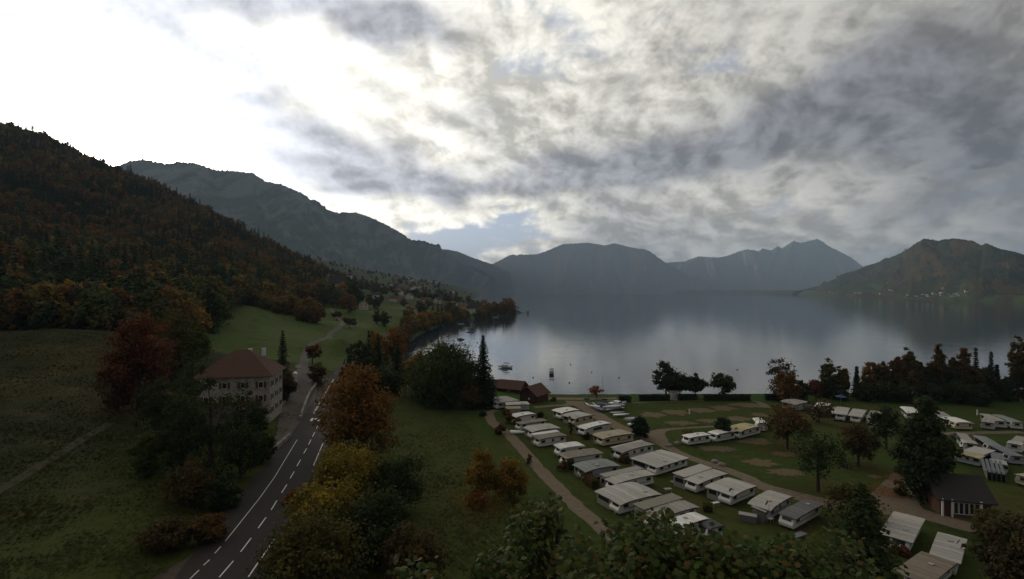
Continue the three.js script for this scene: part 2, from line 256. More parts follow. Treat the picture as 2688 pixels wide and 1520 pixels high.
mountain({
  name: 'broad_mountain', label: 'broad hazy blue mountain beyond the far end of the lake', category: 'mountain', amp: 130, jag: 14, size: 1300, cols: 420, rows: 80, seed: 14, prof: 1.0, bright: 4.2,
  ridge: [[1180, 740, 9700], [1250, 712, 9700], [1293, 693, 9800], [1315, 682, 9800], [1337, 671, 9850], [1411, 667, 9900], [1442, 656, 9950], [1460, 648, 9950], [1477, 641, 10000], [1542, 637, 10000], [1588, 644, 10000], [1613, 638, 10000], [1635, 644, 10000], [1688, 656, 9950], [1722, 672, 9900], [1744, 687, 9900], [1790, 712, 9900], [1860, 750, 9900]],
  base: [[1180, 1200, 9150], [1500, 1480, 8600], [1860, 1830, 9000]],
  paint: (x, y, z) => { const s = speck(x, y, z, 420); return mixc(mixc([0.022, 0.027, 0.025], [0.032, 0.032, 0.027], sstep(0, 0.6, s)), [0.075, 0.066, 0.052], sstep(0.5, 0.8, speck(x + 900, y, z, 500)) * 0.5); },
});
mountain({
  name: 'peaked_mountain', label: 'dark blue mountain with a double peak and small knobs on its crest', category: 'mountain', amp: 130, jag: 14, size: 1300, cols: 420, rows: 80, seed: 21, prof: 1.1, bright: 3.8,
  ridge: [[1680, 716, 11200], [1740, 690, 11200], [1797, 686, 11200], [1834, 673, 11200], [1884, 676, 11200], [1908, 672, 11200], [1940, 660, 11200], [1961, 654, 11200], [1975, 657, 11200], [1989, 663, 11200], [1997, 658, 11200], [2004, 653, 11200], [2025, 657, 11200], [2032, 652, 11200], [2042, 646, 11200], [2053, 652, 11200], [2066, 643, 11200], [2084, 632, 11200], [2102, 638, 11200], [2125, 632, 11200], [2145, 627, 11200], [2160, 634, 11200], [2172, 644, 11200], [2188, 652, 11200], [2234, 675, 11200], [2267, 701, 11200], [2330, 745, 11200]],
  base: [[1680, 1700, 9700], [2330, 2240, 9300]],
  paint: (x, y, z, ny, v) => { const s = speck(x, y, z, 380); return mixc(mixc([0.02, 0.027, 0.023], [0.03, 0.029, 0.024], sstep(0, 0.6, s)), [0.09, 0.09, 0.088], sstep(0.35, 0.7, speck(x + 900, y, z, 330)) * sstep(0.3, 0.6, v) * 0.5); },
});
const RIGHT_BASE = [[2080, 2096, 5000, -8], [2206, 2200, 3600, -8], [2371, 2350, 2500, -8], [2560, 2560, 1750, -8], [2900, 2760, 1300, -8]];
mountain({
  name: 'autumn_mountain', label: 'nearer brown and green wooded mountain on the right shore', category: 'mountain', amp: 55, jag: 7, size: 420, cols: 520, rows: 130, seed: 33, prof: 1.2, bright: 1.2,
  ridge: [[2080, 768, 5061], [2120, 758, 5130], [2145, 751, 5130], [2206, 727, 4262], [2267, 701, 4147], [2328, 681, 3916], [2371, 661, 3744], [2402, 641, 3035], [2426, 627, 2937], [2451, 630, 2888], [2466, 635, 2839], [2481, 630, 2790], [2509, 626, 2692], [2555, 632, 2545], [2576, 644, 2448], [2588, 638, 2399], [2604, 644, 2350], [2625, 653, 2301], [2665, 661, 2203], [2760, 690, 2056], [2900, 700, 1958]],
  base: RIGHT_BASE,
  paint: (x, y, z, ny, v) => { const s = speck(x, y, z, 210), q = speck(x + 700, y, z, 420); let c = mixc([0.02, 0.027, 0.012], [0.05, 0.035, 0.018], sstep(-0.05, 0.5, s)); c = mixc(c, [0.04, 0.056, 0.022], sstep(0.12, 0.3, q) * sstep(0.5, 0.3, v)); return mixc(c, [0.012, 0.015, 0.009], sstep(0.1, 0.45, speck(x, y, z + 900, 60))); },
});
// ---------- road, paths, bare patches: sheets laid on the ground ----------
const MG = { gravel: new THREE.MeshPhysicalMaterial({ specularIntensity: 0.25, color: lin(0.19, 0.145, 0.1), map: texGravel, bumpMap: texGravel, bumpScale: 0.02, roughness: 1 }), asphalt: new THREE.MeshPhysicalMaterial({ specularIntensity: 0.25, color: lin(0.042, 0.035, 0.032), map: texAsphalt, bumpMap: texAsphalt, bumpScale: 0.01, roughness: 0.85 }), paint: mat([0.62, 0.62, 0.58], 0.7, { map: texPlain }), soil: new THREE.MeshPhysicalMaterial({ specularIntensity: 0.25, color: lin(0.15, 0.112, 0.062), map: texGravel, bumpMap: texGravel, bumpScale: 0.03, roughness: 1 }), lane: new THREE.MeshPhysicalMaterial({ specularIntensity: 0.25, color: lin(0.115, 0.1, 0.085), map: texGravel, bumpMap: texGravel, bumpScale: 0.02, roughness: 1 }) };
function ribbonGeo(points, width, lift = 0.05, { step = 1.5, across = 4, ragged = 0, top } = {}) {
  const curve = new THREE.CatmullRomCurve3(points.map((p) => new THREE.Vector3(p.x, 0, p.z)), false, 'centripetal'), len = curve.getLength(), n = Math.max(2, Math.ceil(len / step)), P = [], U = [], I = [];
  for (let i = 0; i <= n; i++) {
    const p = curve.getPointAt(i / n), t = curve.getTangentAt(i / n), w = typeof width === 'function' ? width(i / n) : width, s = i / n * len;
    for (let j = 0; j <= across; j++) { const q = j / across - 0.5, e = (w + ragged * n2(s / 2.3, j > across / 2 ? 7 : 3)) * q, x = p.x - t.z * e, z = p.z + t.x * e; P.push(x, (top ? top(x, z) : height(x, z)) + lift, z); U.push(e / 6, s / 6); }
  }
  const w = across + 1; for (let i = 0; i < n; i++) for (let j = 0; j < across; j++) { const a = i * w + j; I.push(a, a + 1, a + w, a + 1, a + w + 1, a + w); }
  const g = new THREE.BufferGeometry(); g.setAttribute('position', new THREE.Float32BufferAttribute(P, 3)); g.setAttribute('uv', new THREE.Float32BufferAttribute(U, 2)); g.setIndex(I); g.computeVertexNormals();
  const N = g.attributes.normal; if (N.getY(0) < 0) { g.setIndex(I.map((_, k) => I[k - k % 3 + [0, 2, 1][k % 3]])); g.computeVertexNormals(); }
  return g;
}
const z6 = (x, y) => [1240 + x * 0.2747, 1020 + y * 0.2747], z7 = (x, y) => [1500 + x * 0.26408, 1160 + y * 0.26408], z8 = (x, y) => [1640 + x * 0.3023, 880 + y * 0.3023], z9 = (x, y) => [2120 + x * 0.28847, 880 + y * 0.28847], z10 = (x, y) => [2000 + x * 0.26718, 1150 + y * 0.26718], z4 = (x, y) => [440 + x * 0.39146, 950 + y * 0.39146], z5 = (x, y) => [1000 + x * 0.28842, 880 + y * 0.28842], zl = (x, y) => [640 + x * 0.2471, 880 + y * 0.2471];
const GG = (p, lift) => G(p[0], p[1], lift);

// the main road with its markings
const roadY = (x, z) => roadNear(x, z)[1];
{
  const road = thing('road', 'two lane grey asphalt road with white dashes curving along the slope', 'road', [0, 0, 0], 0, null, 'structure');
  part('asphalt', ribbonGeo(roadPts.filter((_, i) => i % 4 === 0), 8.4, 0.02, { across: 6, step: 2, top: roadY }), MG.asphalt, road);
  const onRoad = (p) => { const t = plane(p[0], p[1], 6); const r = roadNear(t.x, t.z); return plane(p[0], p[1], r[1] + 0.024); };
  const stripe = (a, b, w, name = 'lane_dash') => { const A = onRoad(a), B = onRoad(b); part(name, ribbonGeo([A, B], w, 0.024, { across: 1, step: 2.5, top: roadY }), MG.paint, road); };
  for (const [a, b] of [[[350, 1440], [445, 1330]], [[493, 1270], [563, 1178]], [[610, 1112], [662, 1040]], [[697, 990], [735, 927]], [[766, 876], [802, 820]], [[823, 780], [851, 733]], [[869, 697], [893, 655]], [[914, 612], [934, 578]], [[947, 553], [963, 520]], [[973, 500], [988, 470]], [[999, 446], [1010, 426]]]) stripe(z4(...a), z4(...b), 0.14);
  for (const [a, b] of [[[545, 1437], [722, 1180]], [[890, 878], [907, 850]], [[980, 693], [1043, 545]]]) stripe(z4(...a), z4(...b), 0.15, 'edge_line');
  for (const [a, b] of [[[155, 1450], [215, 1392]], [[245, 1360], [285, 1323]], [[320, 1280], [360, 1235]]]) stripe(z4(...a), z4(...b), 0.12, 'edge_dash');
  for (const [a, b] of [[[390, 1200], [620, 910]], [[620, 910], [720, 770]], [[720, 770], [870, 520]]]) stripe(z4(...a), z4(...b), 0.1, 'edge_line');
  for (const [a, b] of [[[962, 396], [975, 376]], [[992, 386], [1001, 376]], [[1012, 396], [1028, 376]]]) stripe(z4(...a), z4(...b), 0.55, 'crossing_bar');
}
solo('road_shoulder', ribbonGeo([[330, 1215], [230, 1290], [120, 1375], [20, 1450], [-90, 1540]].map((p) => GG(z4(...p))), (t) => 1 + 2.6 * t, 0.09, { ragged: 0.9, across: 6 }), mat([0.1, 0.07, 0.055], 1, { map: texGravel, bumpMap: texGravel, bumpScale: 0.04 }), 'stony brown shoulder left of the road at the bottom edge', 'shoulder', null, 'structure');
// kerb along the verge between the wall and the road
const ptAt = (p) => { const q = GG(p); return q; };
function wallRun(name, pts, w, h, m, label, cat, block, group) {   // a wall of separate blocks that follows the ground
  const curve = new THREE.CatmullRomCurve3(pts, false, 'centripetal'), len = curve.getLength(), n = Math.max(1, Math.round(len / block)), c = curve.getPointAt(0.5), r = rng(pts.length * 97 + Math.round(len * 10));
  const t = thing(name, label, cat, [c.x, height(c.x, c.z), c.z], 0, group), geos = [0, 1, 2].map(() => new RoundedBoxGeometry(block - 0.03, h + 0.5, w, 1, 0.04)), ms = [0.85, 1, 1.15].map((k) => { const q = m.clone(); q.color.multiplyScalar(k); return q; });
  for (let i = 0; i < n; i++) { const p = curve.getPointAt((i + 0.5) / n), d = curve.getTangentAt((i + 0.5) / n), b = part('stone_block', geos[i % 3], ms[Math.floor(r() * 3)], t); b.position.set(p.x - c.x, height(p.x, p.z) + h / 2 - 0.25 + (r() - 0.5) * 0.06 - t.position.y, p.z - c.z); b.rotation.y = Math.atan2(-d.z, d.x); b.scale.x = len / n / block; }
  return t;
}
const MW = { stone: mat([0.27, 0.245, 0.21], 0.95, { map: texStone, bumpMap: texStone, bumpScale: 0.03 }), concrete: mat([0.42, 0.4, 0.37], 0.9, { map: texStone }) };
wallRun('stone_wall', [[600, 905], [640, 790], [700, 640], [745, 575], [790, 520], [890, 490]].map((p) => GG(zl(...p))), 0.55, 0.9, MW.stone, 'curved pale stone wall between the gravel forecourt and the verge', 'wall', 1.3);
wallRun('stone_wall', [[315, 1240], [400, 1170], [495, 1085]].map((p) => GG(zl(...p))), 0.55, 0.9, MW.stone, 'short straight pale stone wall below the forecourt entrance', 'wall', 1.3);
wallRun('kerb_wall', [[738, 850], [800, 745], [870, 622], [955, 480]].map((p) => GG(zl(...p))), 0.45, 0.35, MW.concrete, 'straight low white kerb wall at the left road edge', 'kerb', 3);
wallRun('garden_wall', [[322, 830], [400, 755], [500, 650]].map((p) => GG(zl(...p))), 0.3, 0.6, MW.stone, 'low dark garden wall beside the big house forecourt', 'wall', 1.5);

solo('forecourt', ribbonGeo([[470, 1180], [560, 1060], [560, 900], [590, 740], [640, 600], [655, 500], [640, 400], [640, 300], [660, 200], [705, 115]].map((p) => GG(zl(...p))), (t) => t < 0.45 ? lerp(7.5, 6.4, t / 0.45) : lerp(6.4, 3.2, sstep(0.45, 0.7, t)), 0.1, { across: 10, ragged: 0.5 }), MG.lane, 'paved gravel forecourt and lane leaving the road', 'lane', null, 'structure');
solo('hill_lane', ribbonGeo([[705, 115], [730, 90], [850, 40]].map((p) => GG(zl(...p))).concat([[872, 872], [890, 861], [899, 850], [894, 841], [884, 834], [877, 826], [872, 818], [866, 809]].map((p) => G(...p))), 2.9, 0.14, { across: 4, step: 2 }), MG.lane, 'narrow pale lane winding up the meadow', 'lane', null, 'structure');
solo('gravel_path', ribbonGeo([[235, 205], [165, 225], [165, 270], [205, 335], [330, 425], [470, 570], [610, 735], [790, 920], [990, 1120], [1190, 1290], [1400, 1470], [1700, 1700]].map((p) => GG(z6(...p))), 2.5, 0.03, { ragged: 1.1 }), MG.gravel, 'pale gravel path between the field and the caravan row', 'path', null, 'structure');
solo('gravel_road', ribbonGeo([z6(985, 138), z6(1130, 215), z6(1330, 335), z6(1560, 430), z8(240, 900), z8(400, 985), z8(560, 1062), z8(850, 1155), z8(1050, 1235), z10(0, 470), z10(300, 555), z10(600, 630), z10(1000, 690), z10(1350, 690), z10(1650, 765), z10(2000, 865), z10(2400, 960)].map((p) => GG(p)), (t) => 3.2 + 0.9 * Math.sin(t * 9), 0.034, { ragged: 0.9 }), MG.gravel, 'pale gravel drive running diagonally through the campsite', 'drive', null, 'structure');
solo('gravel_loop', ribbonGeo([z8(255, 925), z8(265, 860), z8(330, 825), z8(500, 808), z8(640, 800), z8(790, 790)].map((p) => GG(p)), (t) => lerp(6, 1.2, sstep(0, 0.6, t)), 0.038, { ragged: 0.6 }), MG.gravel, 'pale gravel turning loop beside the dark cypress', 'path', null, 'structure');
solo('gravel_spur', ribbonGeo([z10(1300, 660), z10(1300, 540), z10(1318, 420), z10(1325, 325)].map((p) => GG(p)), (t) => lerp(7, 0.6, t), 0.042, { ragged: 0.5 }), MG.gravel, 'tapering gravel spur between lawn and large dark tree', 'path', null, 'structure');
solo('shore_track', ribbonGeo([z6(590, 180), z6(760, 165), z6(900, 158), z6(985, 138), z6(985, 120)].map((p) => GG(p)), (t) => lerp(2.2, 6, sstep(0.5, 1, t)), 0.046, { ragged: 0.7 }), MG.gravel, 'gravel track below the wooden boathouses', 'path', null, 'structure');
solo('shore_path', ribbonGeo([z8(-480, 600), z8(-200, 600), z8(0, 592), z8(300, 578), z8(600, 568), z8(900, 568), z8(1120, 572), z8(1180, 590), z8(1230, 630)].map((p) => GG(p)), (t) => t > 0.85 ? lerp(0.8, 2.6, sstep(0.85, 0.93, t)) : 0.8, 0.05, { ragged: 0.3 }), MG.gravel, 'thin pale path edging the lawn along the shore', 'path', null, 'structure');
solo('camp_path', ribbonGeo([z9(560, 826), z9(700, 850), z9(890, 895), z9(1280, 895), z9(1500, 888), z9(1950, 880)].map((p) => GG(p)), 2.2, 0.03, { ragged: 0.4 }), MG.gravel, 'pale path running behind the right hand caravan block', 'path', null, 'structure');
solo('shore_gravel', ribbonGeo([[1440, 1046], [1500, 1047], [1560, 1047], [1620, 1046]].map((p) => G(...p)), 3.2, 0.06, { ragged: 1 }), MG.gravel, 'strip of shingle where the campsite meets the water', 'beach', null, 'structure');
solo('farm_track', ribbonGeo([[-20, 1300], [80, 1240], [160, 1190], [240, 1140], [290, 1112]].map((p) => G(...p)), 1.4, 0.07, { ragged: 1.0 }), mat([0.05, 0.05, 0.022], 1, { map: texGrass }), 'grassy track climbing the dark field at far left', 'track', null, 'structure');
// worn bare patches where summer pitches were
function patch(px, py, rx, rz, label, seed) {
  const c = G(px, py), n = 96, P = [c.x, height(c.x, c.z) + 0.03, c.z], U = [0, 0], I = [];
  for (let i = 0; i < n; i++) { const a = i / n * 2 * Math.PI, k = 1 + 0.55 * n2(Math.cos(a) * 2.2 + seed * 3.1, Math.sin(a) * 2.2) + 0.3 * n2(Math.cos(a) * 6 + seed, Math.sin(a) * 6) + 0.34 * n2(Math.cos(a) * 19 + seed, Math.sin(a) * 19), x = c.x + Math.cos(a) * rx * k, z = c.z + Math.sin(a) * rz * k; P.push(x, height(x, z) + 0.03, z); U.push((x - c.x) / 5, (z - c.z) / 5); I.push(0, 1 + (i + 1) % n, 1 + i); }
  const g = new THREE.BufferGeometry(); g.setAttribute('position', new THREE.Float32BufferAttribute(P, 3)); g.setAttribute('uv', new THREE.Float32BufferAttribute(U, 2)); g.setIndex(I); g.computeVertexNormals();
  solo('bare_patch', g, MG.soil, label, 'soil', 'worn bare pitches in the campsite lawn', 'structure');
}
[[240, 690, 3.2, 2.6, 'bare patch beside the dark cypress'], [450, 670, 3.4, 2.8], [655, 652, 3.2, 2.6], [850, 632, 3.2, 3], [1055, 607, 4.2, 3], [490, 762, 3.3, 1.9], [740, 742, 3.2, 1.9], [985, 725, 3.4, 2.4], [1175, 690, 2, 2.4], [1125, 920, 3.4, 2.3], [805, 985, 3.6, 1.9], [1390, 1030, 2.6, 1.6], [1170, 1105, 3, 2], [1410, 1190, 3.2, 1.7]].forEach((p, i) => patch(...z8(p[0], p[1]), p[2], p[3], p[4] ?? 'worn brown patch of bare soil in the campsite lawn', i + 1));
patch(...z10(1100, 375), 1.2, 0.8, 'small pale bare patch on the lawn below the conical tree', 31);
patch(...z5(340, 470), 3.2, 2.4, 'reddish bare earth patch under the big round tree', 33);
// ---------- trees ----------
function leafSoup() { return { P: [], C: [], I: [] }; }
function addLeaf(S, x, y, z, nx, ny, nz, s, r, col) {      // a leaf clump: two triangles folded along the middle
  let ax = r() - 0.5, ay = r() - 0.5, az = r() - 0.5, d = ax * nx + ay * ny + az * nz; ax -= d * nx; ay -= d * ny; az -= d * nz; let l = Math.hypot(ax, ay, az) || 1; ax /= l; ay /= l; az /= l;
  const bx = ny * az - nz * ay, by = nz * ax - nx * az, bz = nx * ay - ny * ax, f = s * 0.3, w = s * (0.36 + 0.2 * r()), k = S.P.length / 3;
  S.P.push(x - ax * s * 0.5, y - ay * s * 0.5, z - az * s * 0.5, x + bx * w - nx * f, y + by * w - ny * f, z + bz * w - nz * f, x + ax * s * 0.5, y + ay * s * 0.5, z + az * s * 0.5, x - bx * w - nx * f, y - by * w - ny * f, z - bz * w - nz * f);
  for (let q = 0; q < 4; q++) S.C.push(col[0], col[1], col[2]); S.I.push(k, k + 1, k + 2, k, k + 2, k + 3);
}
function soupGeo(S) { const g = new THREE.BufferGeometry(); g.setAttribute('position', new THREE.Float32BufferAttribute(S.P, 3)); g.setAttribute('color', new THREE.Float32BufferAttribute(S.C, 3)); g.setIndex(S.I); g.computeVertexNormals(); return g; }
function stick(a, b, ra, rb, seg = 6) {
  const d = new THREE.Vector3().subVectors(b, a), g = new THREE.CylinderGeometry(rb, ra, d.length(), seg, 1, true); g.translate(0, d.length() / 2, 0); g.applyQuaternion(new THREE.Quaternion().setFromUnitVectors(new THREE.Vector3(0, 1, 0), d.normalize())); g.translate(a.x, a.y, a.z); return g;
}
// a broadleaf of height 1-unit metres: crown of leaf clumps held on limbs
const LIFT = 1.12;
function broadleaf({ lift = LIFT, h, r, base = 0.22, clumps = 60, leaves = 2600, leaf = 0.4, seed, colA, colB, turn = 0.4, top = 1, rough = 0.36, lean = 0 }) {
  const R = rng(seed), S = leafSoup(), cy = h * (base + (1 - base) * 0.5), ry = h * (1 - base) * 0.5, cl = [], wood = [];
  for (let i = 0; i < clumps; i++) {
    const u = R() * 2 - 1, a = R() * 6.2832, q = Math.sqrt(1 - u * u), dx = q * Math.cos(a), dz = q * Math.sin(a), edge = 1 + rough * n2(dx * 2.1 + seed, u * 2.1 + dz * 1.7) + 0.12 * n2(dx * 5 + seed, u * 5 + dz * 4), k = Math.pow(R(), 0.38) * edge, taper = u > 0 ? Math.max(0.2, 1 - 0.15 * u * top) : 1;
    cl.push([dx * r * k * taper + lean * (u + 1), cy + u * ry * k, dz * r * k * taper, r * (0.16 + 0.17 * R()), clamp(0.5 + 0.5 * n2(dx * 2 + seed * 1.7, u * 2 + dz * 2) * 1.5 + turn - 0.5 + 0.25 * u), R()]);
  }
  for (let i = 0; i < leaves; i++) {
    const c = cl[Math.floor(R() * clumps)], g = () => (R() + R() + R() - 1.5) * 1.25, ox = g(), oy = g() * 0.8, oz = g(), l = Math.hypot(ox, oy, oz) + 0.01;
    let nx = ox / l * 0.7 + (R() - 0.5) * 1.2, ny = oy / l * 0.7 + 0.45 + (R() - 0.5), nzv = oz / l * 0.7 + (R() - 0.5) * 1.2; const m = Math.hypot(nx, ny, nzv) || 1;
    const t = clamp(c[4] + (R() - 0.5) * 0.5) > 0.5 ? 1 : clamp(c[4] * 1.4 - 0.2), v = 0.7 + 0.6 * R() + 0.2 * (c[5] - 0.5), col = [0, 1, 2].map((q) => lerp(colA[q], colB[q], t) * v * (colA[0] > 0.5 ? 1 : lift));
    const x = c[0] + ox * c[3], z = c[2] + oz * c[3]; addLeaf(S, x, Math.max(c[1] + oy * c[3], h * base * 0.55), z, nx / m, ny / m, nzv / m, leaf * (0.6 + 0.8 * R()), R, col);
  }
  const tr = h * 0.019 + 0.05, V = (x, y, z) => new THREE.Vector3(x, y, z), fork = V(lean * 0.5, h * (base + 0.12), 0);
  wood.push(stick(V(0, -0.4, 0), V(lean * 0.2, h * base, 0), tr * 1.35, tr, 8), stick(V(lean * 0.2, h * base, 0), fork, tr, tr * 0.85, 8), stick(fork, V(lean, h * 0.78, 0), tr * 0.85, tr * 0.25));
  for (let i = 0; i < Math.min(14, clumps); i++) { const c = cl[i], y0 = lerp(h * base, c[1], 0.35 + 0.2 * R()), st = V(lean * 0.4, Math.min(y0, h * 0.7), 0); wood.push(stick(st, V(c[0], c[1], c[2]), tr * 0.42, tr * 0.1, 5)); }
  return { crown: soupGeo(S), trunk: mergeGeometries(wood) };
}
function conifer({ h, r, levels = 24, seed, colA, colB, per = 10, droop = 0.25, base = 0.06, sharp = 1, leaf = 1 }) {
  const R = rng(seed), S = leafSoup();
  for (let i = 0; i < levels; i++) {
    const t = i / (levels - 1), y = h * (base + (1 - base) * t), rr = r * Math.pow(1 - t, sharp) * (0.86 + 0.3 * R()) + 0.16, n = Math.max(4, Math.round(per * (1 - t * 0.55)));
    for (let b = 0; b < n; b++) {
      const a = b / n * 6.2832 + i * 2.4 + (R() - 0.5) * 0.7, len = rr * (0.66 + 0.55 * R()), ca = Math.cos(a), sa = Math.sin(a), steps = Math.max(2, Math.round(len / (0.55 * leaf)));
      for (let s = 0; s < steps; s++) {
        const q = (s + 0.6) / steps, d = len * q, yy = y - droop * len * q * q * 1.3 + (q > 0.75 ? 0.14 * len * (q - 0.75) : 0) + (R() - 0.5) * 0.16;
        for (let e = 0; e < 2; e++) { const off = (R() - 0.5) * (0.95 - 0.5 * q) * leaf * 0.9, v = 0.7 + 0.6 * R(), t2 = R(); addLeaf(S, ca * d - sa * off, yy - Math.abs(off) * 0.22, sa * d + ca * off, (R() - 0.5) * 0.7 + ca * 0.25, 0.8, (R() - 0.5) * 0.7 + sa * 0.25, leaf * (0.62 + 0.4 * R()), R, [0, 1, 2].map((k) => lerp(colA[k], colB[k], t2) * v)); }
      }
    }
  }
  addLeaf(S, 0, h, 0, 0.5, 0.2, 0.6, 0.9 * leaf, R, colA);
  return { crown: soupGeo(S), trunk: stick(new THREE.Vector3(0, -0.4, 0), new THREE.Vector3(0, h * 0.97, 0), h * 0.018 + 0.06, 0.03, 7) };
}
const LEAF = new THREE.MeshPhysicalMaterial({ vertexColors: true, roughness: 1, specularIntensity: 0.12, side: THREE.DoubleSide, transmission: 0.32, thickness: 0 });
const NEEDLE = new THREE.MeshPhysicalMaterial({ vertexColors: true, roughness: 1, specularIntensity: 0.1, side: THREE.DoubleSide });
const BARK = mat([0.06, 0.046, 0.034], 1, { map: texStone });
function treeThing(name, g, label, category, pos, turn = 0, group, needle) {
  const t = thing(name, label, category, pos, turn, group); part('trunk', g.trunk, BARK, t); part('crown', g.crown, needle ? NEEDLE : LEAF, t); return t;
}
const COL = {
  green: [[0.036, 0.056, 0.014], [0.058, 0.068, 0.016]], dark: [[0.02, 0.033, 0.012], [0.034, 0.045, 0.014]], olive: [[0.045, 0.05, 0.014], [0.085, 0.068, 0.018]], yellow: [[0.04, 0.052, 0.013], [0.2, 0.14, 0.016]], gold: [[0.075, 0.06, 0.015], [0.19, 0.108, 0.016]],
  orange: [[0.075, 0.052, 0.015], [0.165, 0.076, 0.016]], copper: [[0.05, 0.036, 0.014], [0.11, 0.056, 0.016]], red: [[0.048, 0.028, 0.013], [0.115, 0.038, 0.016]], brown: [[0.042, 0.034, 0.015], [0.08, 0.052, 0.018]], rust: [[0.052, 0.044, 0.016], [0.115, 0.068, 0.02]],
  spruce: [[0.012, 0.021, 0.011], [0.022, 0.033, 0.014]],
};
const groundAt = (x, z) => [x, height(x, z) - 0.15, z];
// place a tree so that its base stands at the ground point under (px, py) and its top reaches topPy
function baseTop(px, basePy, topPy, leanPx = 0) { const g = G(px, basePy), d = -g.z; return { pos: [g.x, g.y - 0.15, g.z], h: (EYE - (topPy - CY) / F * d) - g.y, m: d / F }; }
let treeSeed = 100;
function tree(kind, px, basePy, topPy, widthPx, cols, label, o = {}) {
  const b = baseTop(px, basePy, topPy), r = widthPx / 2 * b.m, seed = treeSeed++, [colA, colB] = COL[cols];
  const dens = clamp(widthPx * (basePy - topPy) / 20000, 0.25, 1.6);
  if (kind === 'conifer') return treeThing(o.name ?? 'spruce_tree', conifer({ h: b.h, r, seed, colA, colB, levels: Math.round(clamp(b.h * 1.5, 12, 34)), per: 10, leaf: clamp(b.m * 7, 0.5, 1.6), ...o }), label, o.cat ?? 'conifer', b.pos, 0, o.group, true);
  return treeThing(o.name ?? 'broadleaf_tree', broadleaf({ h: b.h, r, seed, colA, colB, clumps: Math.round(38 + 55 * dens), leaves: Math.round(1500 + 4200 * dens), leaf: clamp(b.m * 5.2, 0.3, 1.5), ...o }), label, o.cat ?? 'tree', b.pos, 0, o.group);
}

// single trees one can tell apart, near to far
tree('broad', 945, 1225, 965, 190, 'orange', 'large orange beech beside the road kerb, tallest of the roadside trees', { base: 0.1, turn: 0.5, name: 'beech_tree', leaves: 11000, clumps: 120, leaf: 0.42, rough: 0.5 });
tree('broad', 905, 1330, 1160, 165, 'yellow', 'green tree with bright yellow top leaning over the road', { base: 0.12, turn: 0.52, leaves: 7500, clumps: 100 });
tree('broad', 855, 1440, 1272, 185, 'yellow', 'yellow and green tree below the yellow topped one', { base: 0.1, turn: 0.34, leaves: 7500, clumps: 110, leaf: 0.34 });
tree('broad', 815, 1600, 1350, 240, 'olive', 'dark olive tree filling the bottom edge right of the road', { base: 0.1, turn: 0.3, leaves: 8000, clumps: 110, leaf: 0.3 });
tree('broad', 770, 1320, 1288, 46, 'orange', 'small orange shrub at the roadside among green trees', { base: 0.02, name: 'shrub', cat: 'shrub', turn: 0.8, leaves: 900 });
tree('broad', 1045, 1345, 1195, 150, 'dark', 'dark green tree right of the yellow topped roadside tree', { base: 0.08, leaves: 5500, clumps: 90 });
tree('broad', 985, 1480, 1290, 190, 'dark', 'dark shadowy tree between road trees and field', { base: 0.06, leaves: 6000, clumps: 90, leaf: 0.34 });
tree('broad', 1080, 1560, 1380, 160, 'brown', 'dull brown tree low at the field edge near the bottom', { base: 0.06, turn: 0.3, leaves: 4500, leaf: 0.32 });
tree('broad', 1262, 1308, 1172, 88, 'gold', 'taller golden orange tree alone in the field', { base: 0.1, turn: 0.6, leaves: 4000 });
tree('broad', 1340, 1312, 1204, 96, 'gold', 'lower golden orange bush right of the golden field tree', { base: 0.06, turn: 0.5, leaves: 4000 });
tree('broad', 1250, 1330, 1290, 60, 'orange', 'small orange bush at the foot of the golden field tree', { base: 0.02, name: 'shrub', cat: 'shrub', turn: 0.7, leaves: 900 });
tree('broad', 1165, 1062, 905, 178, 'green', 'big round green tree in front of the lake bay', { base: 0.03, turn: 0.12, leaves: 21000, clumps: 240, leaf: 0.55, rough: 0.16 });
tree('broad', 1098, 1030, 924, 70, 'gold', 'golden tree at the left side of the big round tree', { base: 0.05, turn: 0.6, leaves: 2600 });
tree('conifer', 1268, 1068, 880, 78, 'spruce', 'tall dark pointed spruce standing against the lake', { levels: 42, per: 17, leaf: 0.8, droop: 0.3, sharp: 0.8 });
tree('broad', 1236, 1072, 1000, 66, 'rust', 'rust and green bush at the foot of the tall spruce', { base: 0.04, turn: 0.5, leaves: 2600 });
tree('conifer', 742, 1016, 868, 46, 'spruce', 'dark narrow spruce beside the big house', { levels: 30, per: 12, sharp: 0.75 });
tree('broad', 748, 1055, 975, 62, 'brown', 'round brown shrub in front of the narrow spruce', { base: 0.02, turn: 0.1, leaves: 2500 });
tree('conifer', 968, 1000, 868, 36, 'spruce', 'tallest spruce of the dark clump behind the orange beech', { sharp: 0.8, levels: 26 });
tree('conifer', 992, 1010, 880, 56, 'spruce', 'broad dark spruce right of the tallest in the clump', { sharp: 0.6, levels: 26, per: 13 });
tree('conifer', 1042, 1005, 905, 52, 'spruce', 'dark conifer at the right of the clump by the bay', { sharp: 0.55, levels: 22, per: 13 });
tree('broad', 945, 1015, 890, 70, 'dark', 'dark green tree at the left of the spruce clump', { base: 0.05, leaves: 3000 });
tree('broad', 985, 960, 862, 44, 'gold', 'yellow tree showing behind the spruce clump', { base: 0.1, turn: 0.6 });
tree('broad', 1030, 965, 868, 70, 'orange', 'orange brown tree behind the right of the spruce clump', { base: 0.1, turn: 0.5 });
tree('broad', 905, 1030, 965, 44, 'rust', 'rusty shrub behind the top of the orange beech', { base: 0.03, leaves: 1500 });
tree('broad', 1000, 1030, 970, 130, 'dark', 'dark shrubs below the spruce clump', { base: 0.0, name: 'shrub', cat: 'shrub', leaves: 3000, clumps: 60 });
tree('broad', 820, 955, 900, 40, 'red', 'small reddish tree beside the lane in the meadow', { base: 0.3, turn: 0.6, leaves: 900, clumps: 26 });
tree('broad', 832, 1010, 950, 46, 'brown', 'brown bush right of the lane above the forecourt', { base: 0.05, turn: 0.4, leaves: 1200 });
